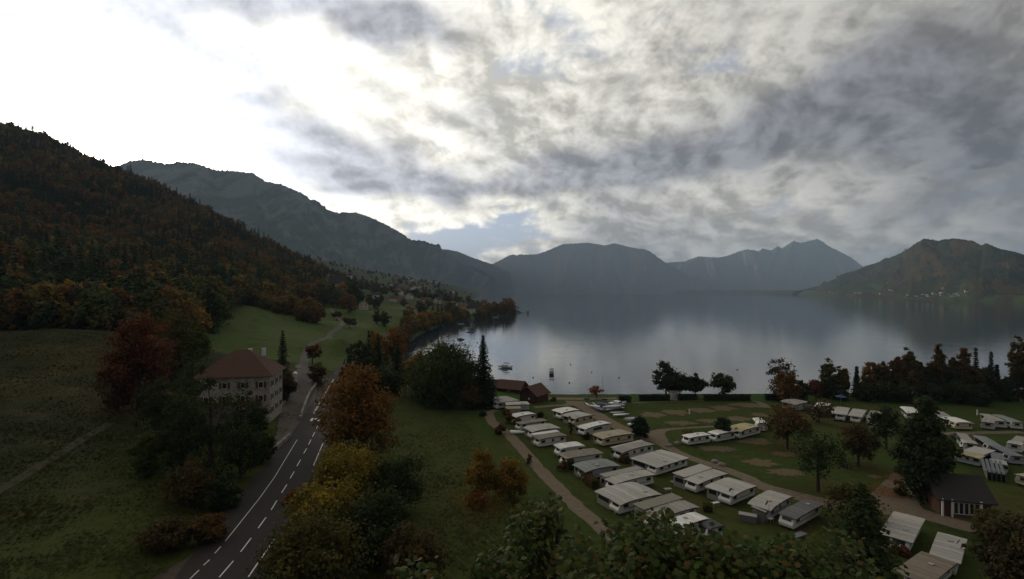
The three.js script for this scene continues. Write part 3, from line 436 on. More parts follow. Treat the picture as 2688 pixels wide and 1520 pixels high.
tree('broad', 918, 862, 830, 34, 'brown', 'thin nearly bare tree in the middle of the meadow', { base: 0.3, leaves: 260, clumps: 22 });
tree('broad', 884, 842, 815, 22, 'brown', 'thin small tree at the lane bend', { base: 0.3, leaves: 160, clumps: 14 });
tree('broad', 365, 1075, 822, 150, 'red', 'large red autumn tree left of the big house', { base: 0.08, turn: 0.55, leaves: 8000, clumps: 110, leaf: 0.5 });
tree('broad', 310, 1080, 930, 90, 'red', 'smaller dull red tree left of the large red one', { base: 0.05, turn: 0.3, leaves: 3000 });
tree('broad', 450, 1000, 802, 100, 'olive', 'olive tree behind the large red autumn tree', { base: 0.06, turn: 0.5, leaves: 3600 });
tree('broad', 505, 985, 835, 80, 'green', 'green tree between the red tree and the big house', { base: 0.06, leaves: 3000 });
for (const [px, b, t, w, c, l] of [[420, 1180, 975, 110, 'dark', 'dark green tree left of the big house'], [480, 1250, 1040, 110, 'dark', 'dark green tree in the lower garden of the big house'], [395, 1250, 1120, 90, 'green', 'low green tree at the left garden edge'], [555, 1275, 1000, 130, 'dark', 'tall dark tree in front of the big house'], [632, 1255, 1010, 110, 'dark', 'dark tree at the roadside corner of the garden'], [500, 1180, 935, 100, 'dark', 'tall dark tree at the left front of the big house'], [670, 1200, 1020, 60, 'dark', 'slim dark tree at the right front of the big house'], [690, 1215, 1125, 60, 'green', 'green bush near the short stone wall'], [500, 1330, 1200, 120, 'brown', 'dark brown thicket below the garden'], [585, 1335, 1250, 90, 'dark', 'dark thicket on the bank above the road'], [440, 1440, 1360, 110, 'brown', 'low brown thicket on the bank at lower left'], [545, 1420, 1345, 80, 'copper', 'low coppery bramble beside the left road edge']]) tree('broad', px, b, t, w, c, l, { base: 0.02, leaves: 3200, clumps: 70 });
// shoreline trees
tree('broad', 1748, 1042, 944, 56, 'dark', 'tall dark shore tree with a spiky top', { base: 0.15, leaves: 2400, clumps: 46 });
tree('broad', 1775, 1043, 972, 66, 'dark', 'dark rounded shore tree right of the spiky one', { base: 0.15, leaves: 2600, clumps: 50 });
tree('broad', 1825, 1045, 980, 50, 'dark', 'smaller dark shore tree at the right of the group', { base: 0.2, leaves: 1900, clumps: 40 });
tree('broad', 1897, 1043, 977, 60, 'dark', 'dark shore tree standing alone behind the hedge', { base: 0.22, leaves: 2000, clumps: 44 });
tree('broad', 1566, 1046, 1012, 34, 'red', 'small round orange red tree by the mast', { base: 0.34, turn: 0.7, leaves: 1300, clumps: 30, leaf: 0.3, colA: [0.16, 0.06, 0.03], colB: [0.24, 0.08, 0.035] });
tree('broad', 2048, 1046, 930, 66, 'brown', 'tall thin brown tree behind the orange shore tree', { base: 0.1, leaves: 900, clumps: 60 });
tree('broad', 2064, 1056, 972, 66, 'copper', 'orange brown shore tree beside the right caravan row', { base: 0.05, turn: 0.7, leaves: 2800 });
tree('broad', 2102, 1050, 998, 40, 'dark', 'dark bush right of the orange brown shore tree', { base: 0.03, leaves: 1500 });
tree('broad', 1452, 1052, 1040, 15, 'rust', 'small rusty bush beside the gabled boathouse', { base: 0, name: 'shrub', cat: 'shrub', leaves: 300, clumps: 12 });
// campsite trees
tree('broad', 2066, 1178, 1062, 112, 'copper', 'copper brown tree with forked trunk on the lawn', { base: 0.26, turn: 0.4, leaves: 3000, clumps: 60, rough: 0.45 });
tree('broad', 1897, 1150, 1094, 40, 'dark', 'small round dark tree in front of the caravan trio', { base: 0.3, leaves: 1500, clumps: 30 });
tree('broad', 1680, 1148, 1090, 42, 'spruce', 'dark egg shaped cypress beside the gravel loop', { base: 0.0, leaves: 3200, clumps: 70, name: 'cypress_tree', leaf: 0.34 });
tree('broad', 1812, 1152, 1126, 50, 'brown', 'thin bare bush in front of the first caravan of the trio', { base: 0.1, leaves: 220, clumps: 20, name: 'shrub', cat: 'shrub' });
tree('broad', 1932, 1148, 1118, 14, 'dark', 'slim dark shrub between the two larger caravans of the trio', { base: 0, leaves: 400, clumps: 12, name: 'shrub', cat: 'shrub' });
tree('broad', 2146, 1290, 1125, 130, 'dark', 'dark wide lawn tree in the middle of the grass', { base: 0.28, leaves: 1900, clumps: 50, rough: 0.5 });
tree('broad', 2150, 1110, 1045, 66, 'brown', 'thin brown tree in front of the first right caravan', { base: 0.15, leaves: 700, clumps: 40 });
tree('broad', 2252, 1225, 1112, 95, 'brown', 'brown leafed lawn tree right of the dark wide one', { base: 0.25, turn: 0.35, leaves: 3000 });
tree('broad', 2325, 1178, 1062, 66, 'dark', 'dark tree in front of the far caravan row', { base: 0.25, leaves: 2200 });
tree('broad', 2426, 1316, 1042, 122, 'dark', 'largest dark conical tree in front of the reception house', { base: 0.03, top: 4.6, leaves: 9500, clumps: 150, leaf: 0.46, rough: 0.22 });
tree('broad', 2240, 1390, 1262, 120, 'olive', 'rounded olive tree beside the gravel drive', { base: 0.06, turn: 0.35, leaves: 4200 });
tree('conifer', 2262, 1600, 1268, 250, 'dark', 'dark feathery conifer rising at the lower right among caravans', { sharp: 0.6, levels: 32, per: 17, leaf: 0.6, droop: 0.3 });
tree('broad', 2360, 1455, 1425, 40, 'red', 'small dark red bush beside the corner caravan', { base: 0, name: 'shrub', cat: 'shrub', turn: 0.9, leaves: 1200, clumps: 20 });
tree('broad', 2360, 1298, 1255, 34, 'rust', 'rusty shrub at the foot of the large conical tree', { base: 0, name: 'shrub', cat: 'shrub', leaves: 700, clumps: 18 });
tree('broad', 2600, 1420, 1330, 80, 'olive', 'olive bushes right of the reception house', { base: 0.02, leaves: 2400 });
tree('broad', 2675, 1620, 1330, 150, 'brown', 'tall dark brown tree filling the lower right corner', { base: 0.1, leaves: 5500, clumps: 100, leaf: 0.36, turn: 0.1 });
// wood on the right shore
[[190, 560, 240, 44, 'olive', 'broad', 'green topped tree at the left end of the shore wood'], [310, 560, 290, 40, 'orange', 'broad', 'orange red tree next to the green one at the wood edge'], [445, 560, 305, 34, 'spruce', 'conifer', 'first short dark conifer in the shore wood'], [75, 545, 432, 42, 'red', 'broad', 'low dark red bush left of the shore wood'], [165, 555, 440, 40, 'dark', 'broad', 'low dark bush at the left of the shore wood'], [300, 590, 500, 40, 'dark', 'broad', 'dark bush behind the arched caravan'],
  [570, 560, 258, 44, 'orange', 'broad', 'orange tree right of the first short conifer'], [680, 560, 228, 42, 'orange', 'broad', 'brightest orange tree of the shore wood'], [630, 570, 320, 44, 'spruce', 'conifer', 'dark conifer below the brightest orange tree'], [780, 560, 262, 40, 'copper', 'broad', 'copper tree right of the brightest orange tree'], [835, 560, 190, 36, 'red', 'broad', 'tall red tree near the middle of the shore wood'], [925, 560, 128, 42, 'olive', 'broad', 'tall olive tree near the middle of the shore wood'], [1005, 565, 250, 36, 'brown', 'broad', 'brown pointed tree right of the tall olive one'], [960, 590, 330, 60, 'brown', 'broad', 'wide brown tree below the tall olive one'], [1080, 580, 300, 44, 'dark', 'broad', 'dark tree in the middle of the shore wood'],
  [1195, 570, 86, 34, 'copper', 'broad', 'tallest slender copper tree of the shore wood'], [1170, 580, 190, 50, 'brown', 'broad', 'brown tree below the tallest slender one'], [1310, 570, 200, 26, 'brown', 'broad', 'thin bare brown tree in the shore wood'], [1260, 590, 300, 56, 'dark', 'broad', 'dark rounded tree right of the tallest slender one'], [1420, 570, 120, 44, 'red', 'broad', 'tall dark red tree at the right of the shore wood'], [1530, 575, 135, 34, 'spruce', 'conifer', 'tall dark conifer beside the tall dark red tree'], [1480, 590, 290, 66, 'brown', 'broad', 'wide brown tree below the tall dark red tree'], [1600, 590, 300, 56, 'dark', 'broad', 'dark tree right of the tall dark conifer'],
  [1668, 575, 170, 34, 'spruce', 'conifer', 'pointed conifer with a thin tip at the right'], [1720, 580, 285, 44, 'spruce', 'conifer', 'broad conifer beside the thin tipped one'], [1800, 600, 400, 50, 'dark', 'broad', 'low dark tree near the right edge'], [1905, 600, 20, 46, 'orange', 'broad', 'tall orange brown tree at the right edge'], [1975, 600, 60, 50, 'brown', 'broad', 'brown tree cut by the right edge'], [700, 600, 440, 60, 'dark', 'broad', 'dark understorey tree behind the cream caravan'], [520, 600, 440, 50, 'dark', 'broad', 'dark understorey tree left in the shore wood'], [1120, 610, 450, 60, 'dark', 'broad', 'dark understorey tree in the middle of the wood'], [1380, 620, 430, 70, 'dark', 'broad', 'dark understorey tree right in the shore wood'], [1560, 640, 470, 60, 'dark', 'broad', 'dark bush at the right foot of the wood'], [880, 610, 460, 60, 'dark', 'broad', 'dark bush near the middle foot of the wood'],
].forEach(([x, b, t, w, c, k, l], i) => { const p = z9(x, b), q = z9(x, t); tree(k, p[0], Math.max(p[1], 1043), q[1] - 6, w * 0.82, { orange: 'copper', red: 'brown', copper: 'brown' }[c] && i % 3 ? { orange: 'rust', red: 'copper', copper: 'brown' }[c] : c, l, k === 'conifer' ? { sharp: 1, levels: 26, per: 13, leaf: 0.9 } : { base: 0.06, turn: 0.3, leaves: 3600, clumps: 100, rough: 0.22 }); });

// woods: a few model trees, cloned
const WOODS = [];
{
  const mk = (n, g, needle, h) => { const t = treeThing(n, g, '', needle ? 'conifer' : 'tree', [0, 0, 0], 0, null, needle); scene.remove(t); return { t, h, needle }; };
  const kinds = [['green', 1], ['olive', 2], ['rust', 3], ['copper', 4], ['brown', 5], ['gold', 6], ['orange', 7], ['dark', 8]];
  for (const [c, s] of kinds) WOODS.push({ c, ...mk('woodland_tree', broadleaf({ h: 14, r: 5.2, base: 0.08, seed: 900 + s, colA: COL[c][0], colB: COL[c][1], turn: 0.5, clumps: 60, leaves: 1500, leaf: 1.05, lift: 1.5 }), false, 14) });
  for (const s of [1, 2]) WOODS.push({ c: 'spruce', ...mk('woodland_spruce', conifer({ h: 17, r: 3.3, seed: 950 + s, colA: COL.spruce[0], colB: COL.spruce[1], levels: 20, per: 9, leaf: 1.2, sharp: 0.85 }), true, 17) });
  taken.clear; 
}
const used = new Set();
function wood(c, x, z, h, label, group, seed) {
  const list = WOODS.filter((w) => w.c === c), w = list[seed % list.length], o = w.t.clone();
  o.name = numbered(w.needle ? 'hillside_spruce' : 'hillside_tree'); tag(o, label, w.needle ? 'conifer' : 'tree', group);
  const k = h / w.h; o.position.set(x, height(x, z) - 0.3, z); o.rotation.y = seed * 2.399; o.scale.set(k * (0.9 + 0.25 * ((seed * 37) % 10) / 10), k, k * (0.9 + 0.25 * ((seed * 53) % 10) / 10)); scene.add(o); return o;
}
function woodPx(c, px, basePy, topPy, label, group, seed) { const b = baseTop(px, basePy, topPy); return wood(c, b.pos[0], b.pos[2], b.h, label, group, seed); }
// row of rust trees above the meadow
{
  const r = rng(41), tone = ['rust', 'brown', 'copper', 'rust', 'olive'], word = { rust: 'rust coloured', brown: 'brown', copper: 'copper brown', olive: 'olive' };
  for (let i = 0; i < 24; i++) { const t = i / 23, px = lerp(668, 832, t) + (r() - 0.5) * 12, by = lerp(800, 850, t) + (r() - 0.5) * 10, c = tone[i % 5]; woodPx(c, px, by, by - lerp(26, 46, r()) - 18 * t, `${word[c]} tree in the row along the upper meadow edge`, 'autumn trees along the upper meadow edge', i + 3); }
  // slope and church hill
  const hill = [[842, 790, 734, 'olive'], [868, 795, 745, 'dark'], [895, 790, 738, 'gold'], [915, 792, 730, 'dark'], [930, 800, 740, 'dark'], [850, 805, 760, 'dark'], [885, 805, 758, 'green'], [940, 798, 758, 'dark'], [952, 800, 766, 'spruce'], [905, 812, 770, 'rust'], [920, 822, 772, 'copper'], [810, 800, 745, 'rust'], [790, 795, 742, 'olive'], [770, 785, 735, 'brown'], [750, 782, 728, 'rust'], [970, 800, 770, 'olive'], [985, 812, 778, 'dark'], [990, 850, 815, 'dark'], [1010, 856, 818, 'dark']];
  hill.forEach(([px, b, t, c], i) => woodPx(c, px, b, t, c === 'spruce' || c === 'dark' ? 'dark tree on the church hill slope' : 'autumn tree on the church hill slope', 'trees on the church hill slope', i + 40));
  // lakeside trees out to the point
  const shore = [[1085, 872, 822, 'gold'], [1105, 868, 815, 'gold'], [1125, 862, 812, 'gold'], [1140, 858, 815, 'olive'], [1065, 868, 828, 'olive'], [1075, 850, 805, 'rust'], [1160, 855, 818, 'rust'], [1175, 852, 815, 'gold'], [1150, 835, 790, 'spruce'], [1160, 838, 790, 'spruce'], [1136, 832, 792, 'spruce'], [1195, 845, 800, 'olive'], [1210, 842, 804, 'gold'], [1225, 840, 812, 'olive'], [1195, 828, 795, 'dark'], [1255, 838, 805, 'olive'], [1265, 835, 800, 'gold'], [1270, 832, 790, 'rust'], [1285, 832, 796, 'rust'], [1300, 830, 792, 'copper'], [1312, 828, 798, 'brown'], [1325, 826, 785, 'rust'], [1338, 824, 784, 'orange'], [1345, 824, 792, 'rust'], [1180, 830, 790, 'olive'], [1110, 832, 795, 'dark'], [1100, 815, 788, 'olive'], [1125, 808, 784, 'brown'], [1060, 805, 782, 'copper'], [1000, 795, 772, 'dark'], [1085, 880, 840, 'olive'], [1060, 905, 850, 'copper'], [1052, 930, 860, 'brown'], [1070, 892, 850, 'brown'], [1120, 870, 840, 'rust'], [1190, 848, 822, 'brown']];
  shore.forEach(([px, b, t, c], i) => woodPx(c, px, b, t, { spruce: 'dark spruce', dark: 'dark tree' }[c] ? 'dark tree on the wooded lake point' : 'autumn tree on the wooded lake point', 'trees on the wooded lake point', i + 80));
  // nearest trees of the hillside wood
  const front = [];
  for (let i = 0; i < 70; i++) { const u = r(), px = lerp(-20, 640, u), e = G(px, lerp(868, 905, clamp((px - 300) / 300)) - r() * r() * 120); front.push([e.x, e.z]); }
  const words = { green: 'green', olive: 'olive', rust: 'rust coloured', copper: 'copper brown', brown: 'brown', gold: 'golden', orange: 'orange', dark: 'dark', spruce: 'dark spruce' };
  const tones = ['dark', 'olive', 'brown', 'spruce', 'rust', 'dark', 'copper', 'green', 'gold', 'dark'];
  front.forEach(([x, z], i) => { const c = tones[Math.floor(r() * tones.length)]; if (polyDist(FOREST, x, z) > -3) wood(c, x, z, 11 + 8 * r(), `${words[c]} ${c === 'spruce' ? '' : 'tree '}at the foot of the left hillside wood`.replace('  ', ' '), 'front trees of the hillside wood', i); });
  // the wood behind them, one mass
  const leafy = broadleaf({ h: 14, r: 5, base: 0.05, seed: 71, colA: [0.8, 0.8, 0.8], colB: [1.2, 1.2, 1.2], turn: 0.4, clumps: 34, leaves: 620, leaf: 1.5 }), firs = conifer({ h: 17, r: 3.2, seed: 72, colA: [0.9, 0.9, 0.9], colB: [1.15, 1.15, 1.15], levels: 14, per: 7, leaf: 1.7, sharp: 0.85 });
  const A = [], B = [];
  const xs = FOREST.map((p) => p[0]), zs = FOREST.map((p) => p[1]), bx = [Math.min(...xs), Math.max(...xs)], bz = [Math.min(...zs), Math.max(...zs)];
  for (let x = bx[0]; x < bx[1]; x += 7.2) for (let z = bz[0]; z < bz[1]; z += 7.2) {
    const X = x + (r() - 0.5) * 6, Z = z + (r() - 0.5) * 6, d = polyDist(FOREST, X, Z); if (d < 4 || X < Z * 1.25) continue;
    const q = fbm(X / 60, Z / 60, 3), fir = r() < 0.3 + 1.5 * q; (fir ? B : A).push([X, Z, (fir ? 0.6 : 0.55) + 0.75 * r() * r() + 0.2 * r(), r(), q]);
  }
  const tints = [[0.035, 0.045, 0.014], [0.06, 0.055, 0.016], [0.09, 0.06, 0.014], [0.1, 0.052, 0.013], [0.055, 0.04, 0.017], [0.13, 0.085, 0.02], [0.026, 0.034, 0.013]];
  const place = (name, g, m, list, color, label) => { const im = new THREE.InstancedMesh(g, m, list.length), M = new THREE.Matrix4(), Q = new THREE.Quaternion(), Y = new THREE.Vector3(0, 1, 0); list.forEach(([x, z, k, t, q], i) => { M.compose(new THREE.Vector3(x, height(x, z) - 0.4, z), Q.setFromAxisAngle(Y, t * 6.28), new THREE.Vector3(k, k * (0.9 + 0.3 * t), k)); im.setMatrixAt(i, M); im.setColorAt(i, color(t, q)); }); im.name = name; scene.add(im); tag(im, label, 'wood', null, 'stuff'); };
  place('hillside_wood', leafy.crown, LEAF, A, (t, q) => { const c = tints[Math.floor(clamp(1.7 + t * 3.6 + q * 6, 0, 6.99))]; return lin(c[0] * 1.45, c[1] * 1.5, c[2] * 1.5); }, 'dense brown and olive autumn wood covering the left hillside');  // leaf tints raised: the flare veil over the hill is painted in
  place('hillside_firs', firs.crown, NEEDLE, B, (t) => lin(0.026 + 0.012 * t, 0.04 + 0.014 * t, 0.019), 'dark firs mixed into the left hillside wood');
  // far village trees under the mountain range and trees along the right shore
  const far = []; for (let i = 0; i < 520; i++) { const z = -lerp(840, 3000, r() * r()), x = lerp(-0.55, -0.06, r()) * -z; if (polyDist(SHORE, x, z) < -8) far.push([x, z, 0.45 + 0.6 * r(), r(), fbm(x / 90, z / 90, 3)]); }
  place('valley_trees', leafy.crown, LEAF, far, (t, q) => lin(...tints[Math.floor(clamp(t * 7 + q * 2, 0, 6.99))]), 'far scattered trees around the village below the mountain range');
}
// foreground trees with large leaves, seen from above
{
  const lobed = (() => { const o = [[0, -0.5], [0.2, -0.3], [0.5, -0.22], [0.36, 0.02], [0.46, 0.3], [0.18, 0.26], [0, 0.55], [-0.18, 0.26], [-0.46, 0.3], [-0.36, 0.02], [-0.5, -0.22], [-0.2, -0.3]], P = [0, 0, 0.03], I = []; o.forEach(([x, y]) => P.push(x, y, -0.28 * Math.abs(x) * Math.abs(x) - 0.1 * y * y)); for (let i = 0; i < 12; i++) I.push(0, 1 + i, 1 + (i + 1) % 12); const g = new THREE.BufferGeometry(); g.setAttribute('position', new THREE.Float32BufferAttribute(P, 3)); g.setIndex(I); g.computeVertexNormals(); return g; })();
  const mats = [[0.045, 0.07, 0.014], [0.06, 0.09, 0.017], [0.085, 0.1, 0.02], [0.034, 0.052, 0.014], [0.12, 0.1, 0.025], [0.13, 0.08, 0.026]].map((c) => new THREE.MeshPhysicalMaterial({ color: lin(...c), roughness: 0.6, specularIntensity: 0.16, transmission: 0.32, thickness: 0, side: THREE.DoubleSide }));
  const sizes = [0.14, 0.18, 0.22].map((s) => lobed.clone().scale(s, s, s));
  function maple(px, topPy, dist, rx, ry, label, seed, n = 3200) { n = Math.round(n * 1.9);
    const R = rng(seed), x0 = (px - CX) / F * dist, topY = EYE - (topPy - CY) / F * dist, z0 = -dist, g0 = height(x0, z0), cy = topY - ry, t = thing('maple_tree', label, 'tree', [x0, g0 - 0.2, z0]), H = topY - g0 + 0.2;
    const V = (x, y, z) => new THREE.Vector3(x, y, z), sticks = [stick(V(0, 0, 0), V(0, H - ry * 1.6, 0), 0.32, 0.2, 9), stick(V(0, H - ry * 1.6, 0), V(0.1, H - 0.6, 0), 0.2, 0.03, 7)], twigs = [];
    for (let i = 0; i < 46; i++) { const a = R() * 6.283, u = R() * 1.5 - 0.5, q = Math.sqrt(Math.max(0, 1 - u * u)), k = 0.72 + 0.36 * R() + 0.2 * n2(Math.cos(a) * 2 + seed, u * 2), e = V(Math.cos(a) * q * rx * k, H - ry + u * ry * k, Math.sin(a) * q * rx * k), s = V(0, Math.max(H - ry * 2, e.y - rx * 0.7), 0); sticks.push(stick(s, e, 0.07, 0.015, 5)); twigs.push([s, e]); }
    part('trunk', mergeGeometries(sticks), BARK, t);
    const M = new THREE.Matrix4(), Q = new THREE.Quaternion(), all = [];
    for (let i = 0; i < n; i++) { const [s, e] = twigs[Math.floor(R() * twigs.length)], q = 0.45 + 0.62 * Math.sqrt(R()), p = s.clone().lerp(e, q).add(V((R() - 0.5) * 1.1, (R() - 0.5) * 0.8 - 0.1, (R() - 0.5) * 1.1)); const nrm = V((R() - 0.5) * 1.3, 0.75 + (R() - 0.3) * 0.5, (R() - 0.5) * 1.3 + 0.35).normalize(); Q.setFromUnitVectors(V(0, 0, 1), nrm).multiply(new THREE.Quaternion().setFromAxisAngle(V(0, 0, 1), R() * 6.283)); all.push([p, Q.clone(), Math.floor(R() * 3), [0, 1, 3, 1, 0, 2, 3, 2, 0, 4, 1, 3, 2, 5][Math.floor(R() * 14)], p.y - H + p.z * 0.45]); }
    all.sort((a, b) => b[4] - a[4]);
    all.slice(0, 300).forEach(([p, q, s, c]) => { const m = part('leaf', sizes[s], mats[c], t); m.position.copy(p); m.quaternion.copy(q); });
    for (let c = 0; c < 6; c++) { const rest = all.slice(300).filter((l) => l[3] === c), im = new THREE.InstancedMesh(sizes[1], mats[c], rest.length); rest.forEach(([p, q, s], i) => im.setMatrixAt(i, M.compose(p, q, V(1, 1, 1).multiplyScalar(0.8 + 0.2 * s)))); im.name = 'leaves'; im.userData.kind = 'stuff'; t.add(im); }
  }
  maple(1455, 1298, 17, 2.0, 4.2, 'maple top left of the gravel path at the bottom edge', 11, 3400);
  maple(1330, 1405, 15.5, 1.2, 3.2, 'lower leftmost maple top at the bottom edge', 12, 2000);
  maple(1690, 1362, 15, 1.35, 3.4, 'maple top right of the gravel path below the caravans', 13, 2600);
  maple(1860, 1392, 14.5, 1.6, 3.2, 'middle maple top below the dark tarpaulin roof', 14, 3000);
  maple(2040, 1380, 14.5, 1.5, 3.4, 'maple top at bottom right with small gaps', 15, 3000);
  maple(2215, 1440, 14.5, 1.5, 3, 'rightmost maple top at the bottom edge', 16, 2600);
  maple(1560, 1440, 13.5, 1.1, 2.6, 'low maple top in front of the gravel path end', 17, 2000);
  maple(1090, 1482, 14, 0.42, 1.6, 'single leafy shoot at the bottom edge of the dark field', 18, 420);
}

// rough grass standing up from the near fields, and leaves fallen round the trees
{
  const r = rng(311), P = [], I = []; for (let b = 0; b < 7; b++) { const a = b * 0.9, k = P.length / 3, h = 0.16 + 0.12 * r(), l = 0.14; P.push(Math.cos(a) * 0.05, 0, Math.sin(a) * 0.05, Math.cos(a + 0.5) * 0.06, 0, Math.sin(a + 0.5) * 0.06, Math.cos(a) * l, h, Math.sin(a) * l); I.push(k, k + 1, k + 2); }
  const g = new THREE.BufferGeometry(); g.setAttribute('position', new THREE.Float32BufferAttribute(P, 3)); g.setIndex(I); g.computeVertexNormals();
  const list = []; for (let i = 0; i < 100000; i++) { const z = -lerp(26, 165, Math.pow(r(), 1.3)), x = lerp(-1.12, 0.28, r()) * -z; if (polyDist(CAMP, x, z) > -1 || polyDist(SHORE, x, z) > -3) continue; const d = x < 0 ? roadNear(x, z)[0] : 99; if (d < 5.6) continue; const q = fbm(x / 9, z / 9, 3); if (q < -0.35 + 0.5 * r() - 0.2) continue; list.push([x, z, 0.6 + 1.3 * r() * (0.6 + q), q]); }
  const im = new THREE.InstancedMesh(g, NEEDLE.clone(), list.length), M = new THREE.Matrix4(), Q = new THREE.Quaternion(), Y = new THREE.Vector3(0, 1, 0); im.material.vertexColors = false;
  list.forEach(([x, z, k, q], i) => { im.setMatrixAt(i, M.compose(new THREE.Vector3(x, height(x, z) - 0.02, z), Q.setFromAxisAngle(Y, r() * 6.28), new THREE.Vector3(k * 1.3, k, k * 1.3))); const dry = clamp(0.35 + 0.9 * q + 0.4 * (r() - 0.5)), far = x < -45 ? 0.5 : 1; im.setColorAt(i, lin(lerp(0.042, 0.105, dry) * far, lerp(0.066, 0.088, dry) * far, lerp(0.016, 0.03, dry) * far)); });  // far: tufts on the left darkened too, the same vignette painted in
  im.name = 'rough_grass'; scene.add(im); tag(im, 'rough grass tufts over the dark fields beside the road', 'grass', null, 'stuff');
  const lp = [], leafG = new THREE.CircleGeometry(0.09, 5).rotateX(-Math.PI / 2); for (const [px, py, w, c] of [[945, 1215, 9, 0], [905, 1320, 8, 1], [1300, 1308, 7, 1], [1262, 1320, 5, 0], [2066, 1178, 8, 0], [2146, 1290, 7, 2], [2252, 1225, 6, 2], [2380, 1260, 5, 0], [365, 1075, 8, 0], [2330, 1290, 4, 0]]) { const c0 = G(px, py); for (let i = 0; i < 900; i++) { const a = r() * 6.283, d = w * Math.sqrt(r()) * (0.5 + 0.6 * r()), x = c0.x + Math.cos(a) * d, z = c0.z + Math.sin(a) * d; lp.push([x, z, c]); } }
  const lf = new THREE.InstancedMesh(leafG, im.material, lp.length), tones = [[0.17, 0.075, 0.02], [0.2, 0.13, 0.02], [0.1, 0.06, 0.025]]; lp.forEach(([x, z, c], i) => { lf.setMatrixAt(i, M.compose(new THREE.Vector3(x, height(x, z) + 0.075, z), Q.setFromEuler(new THREE.Euler((r() - 0.5) * 0.5, r() * 6, (r() - 0.5) * 0.5)), new THREE.Vector3(1, 1, 1))); const v = 0.6 + 0.8 * r(); lf.setColorAt(i, lin(...tones[c].map((q) => q * v))); });
  lf.name = 'fallen_leaves'; scene.add(lf); tag(lf, 'fallen autumn leaves scattered on the grass below the trees', 'leaves', null, 'stuff');
}
// ---------- caravans ----------
const MC = {
  grey: mat([0.3, 0.275, 0.245], 0.75, { map: texRoof }), light: mat([0.41, 0.385, 0.35], 0.7, { map: texRoof }), white: mat([0.72, 0.7, 0.66], 0.6, { map: texRoof }), beige: mat([0.36, 0.31, 0.2], 0.75, { map: texRoof }), green: mat([0.2, 0.22, 0.2], 0.75, { map: texRoof }), dark: mat([0.13, 0.125, 0.125], 0.8, { map: texRoof }), brown: mat([0.2, 0.16, 0.12], 0.8, { map: texRoof }), mossy: mat([0.26, 0.235, 0.19], 0.85, { map: texRoof }), slate: mat([0.15, 0.16, 0.175], 0.8, { map: texRoof }), yellow: mat([0.46, 0.38, 0.2], 0.75, { map: texRoof }), tarp: mat([0.05, 0.052, 0.065], 0.7, { map: texRoof }),
  bodyWhite: mat([0.66, 0.63, 0.58], 0.45, { map: texPlain }), bodyCream: mat([0.55, 0.47, 0.3], 0.5, { map: texPlain }), bodyGrey: mat([0.36, 0.36, 0.36], 0.55, { map: texPlain }), bodyLilac: mat([0.42, 0.41, 0.47], 0.5, { map: texPlain }),
  trim: mat([0.07, 0.035, 0.03], 0.7), glass: new THREE.MeshPhysicalMaterial({ color: lin(0.018, 0.02, 0.022), roughness: 0.12, ior: 1.5 }), frame: mat([0.3, 0.29, 0.28], 0.6), tyre: mat([0.02, 0.02, 0.02], 0.9), canvas: mat([0.27, 0.25, 0.22], 0.95, { map: texPlain }), metal: mat([0.4, 0.4, 0.4], 0.4, { metalness: 0.6 }), stripe: mat([0.1, 0.1, 0.13], 0.6),
};
const box = (w, h, d, x = 0, y = 0, z = 0) => { const g = new THREE.BoxGeometry(w, h, d); g.translate(x, y, z); return g; };
// roof slab between x0 and x1 whose height follows f(x), from z0 (back) to z1 (front)
function slab(x0, x1, z0, z1, f, th, fz = () => 0) {
  const P = [], I = [], U = [], n = 3, add = (x, y, z) => { P.push(x, y, z); U.push(x / 4, z / 4); return P.length / 3 - 1; };
  const row = []; for (let i = 0; i <= n; i++) { const x = lerp(x0, x1, i / n); row.push([add(x, f(x) + fz(z0), z0), add(x, f(x) + fz((z0 + z1) / 2), (z0 + z1) / 2), add(x, f(x) + fz(z1), z1), add(x, f(x) + fz(z1) - th, z1), add(x, f(x) + fz((z0 + z1) / 2) - th, (z0 + z1) / 2), add(x, f(x) + fz(z0) - th, z0)]); }
  for (let i = 0; i < n; i++) for (let k = 0; k < 6; k++) { const a = row[i][k], b = row[i][(k + 1) % 6], c = row[i + 1][k], d = row[i + 1][(k + 1) % 6]; I.push(a, b, c, b, d, c); }
  for (const [r, s] of [[row[0], 0], [row[n], 1]]) for (let k = 1; k < 5; k++) s ? I.push(r[0], r[k], r[k + 1]) : I.push(r[0], r[k + 1], r[k]);
  let g = new THREE.BufferGeometry(); g.setAttribute('position', new THREE.Float32BufferAttribute(P, 3)); g.setAttribute('uv', new THREE.Float32BufferAttribute(U, 2)); g.setIndex(I); g = g.toNonIndexed(); g.computeVertexNormals(); return g;
}
let vanCount = 0;
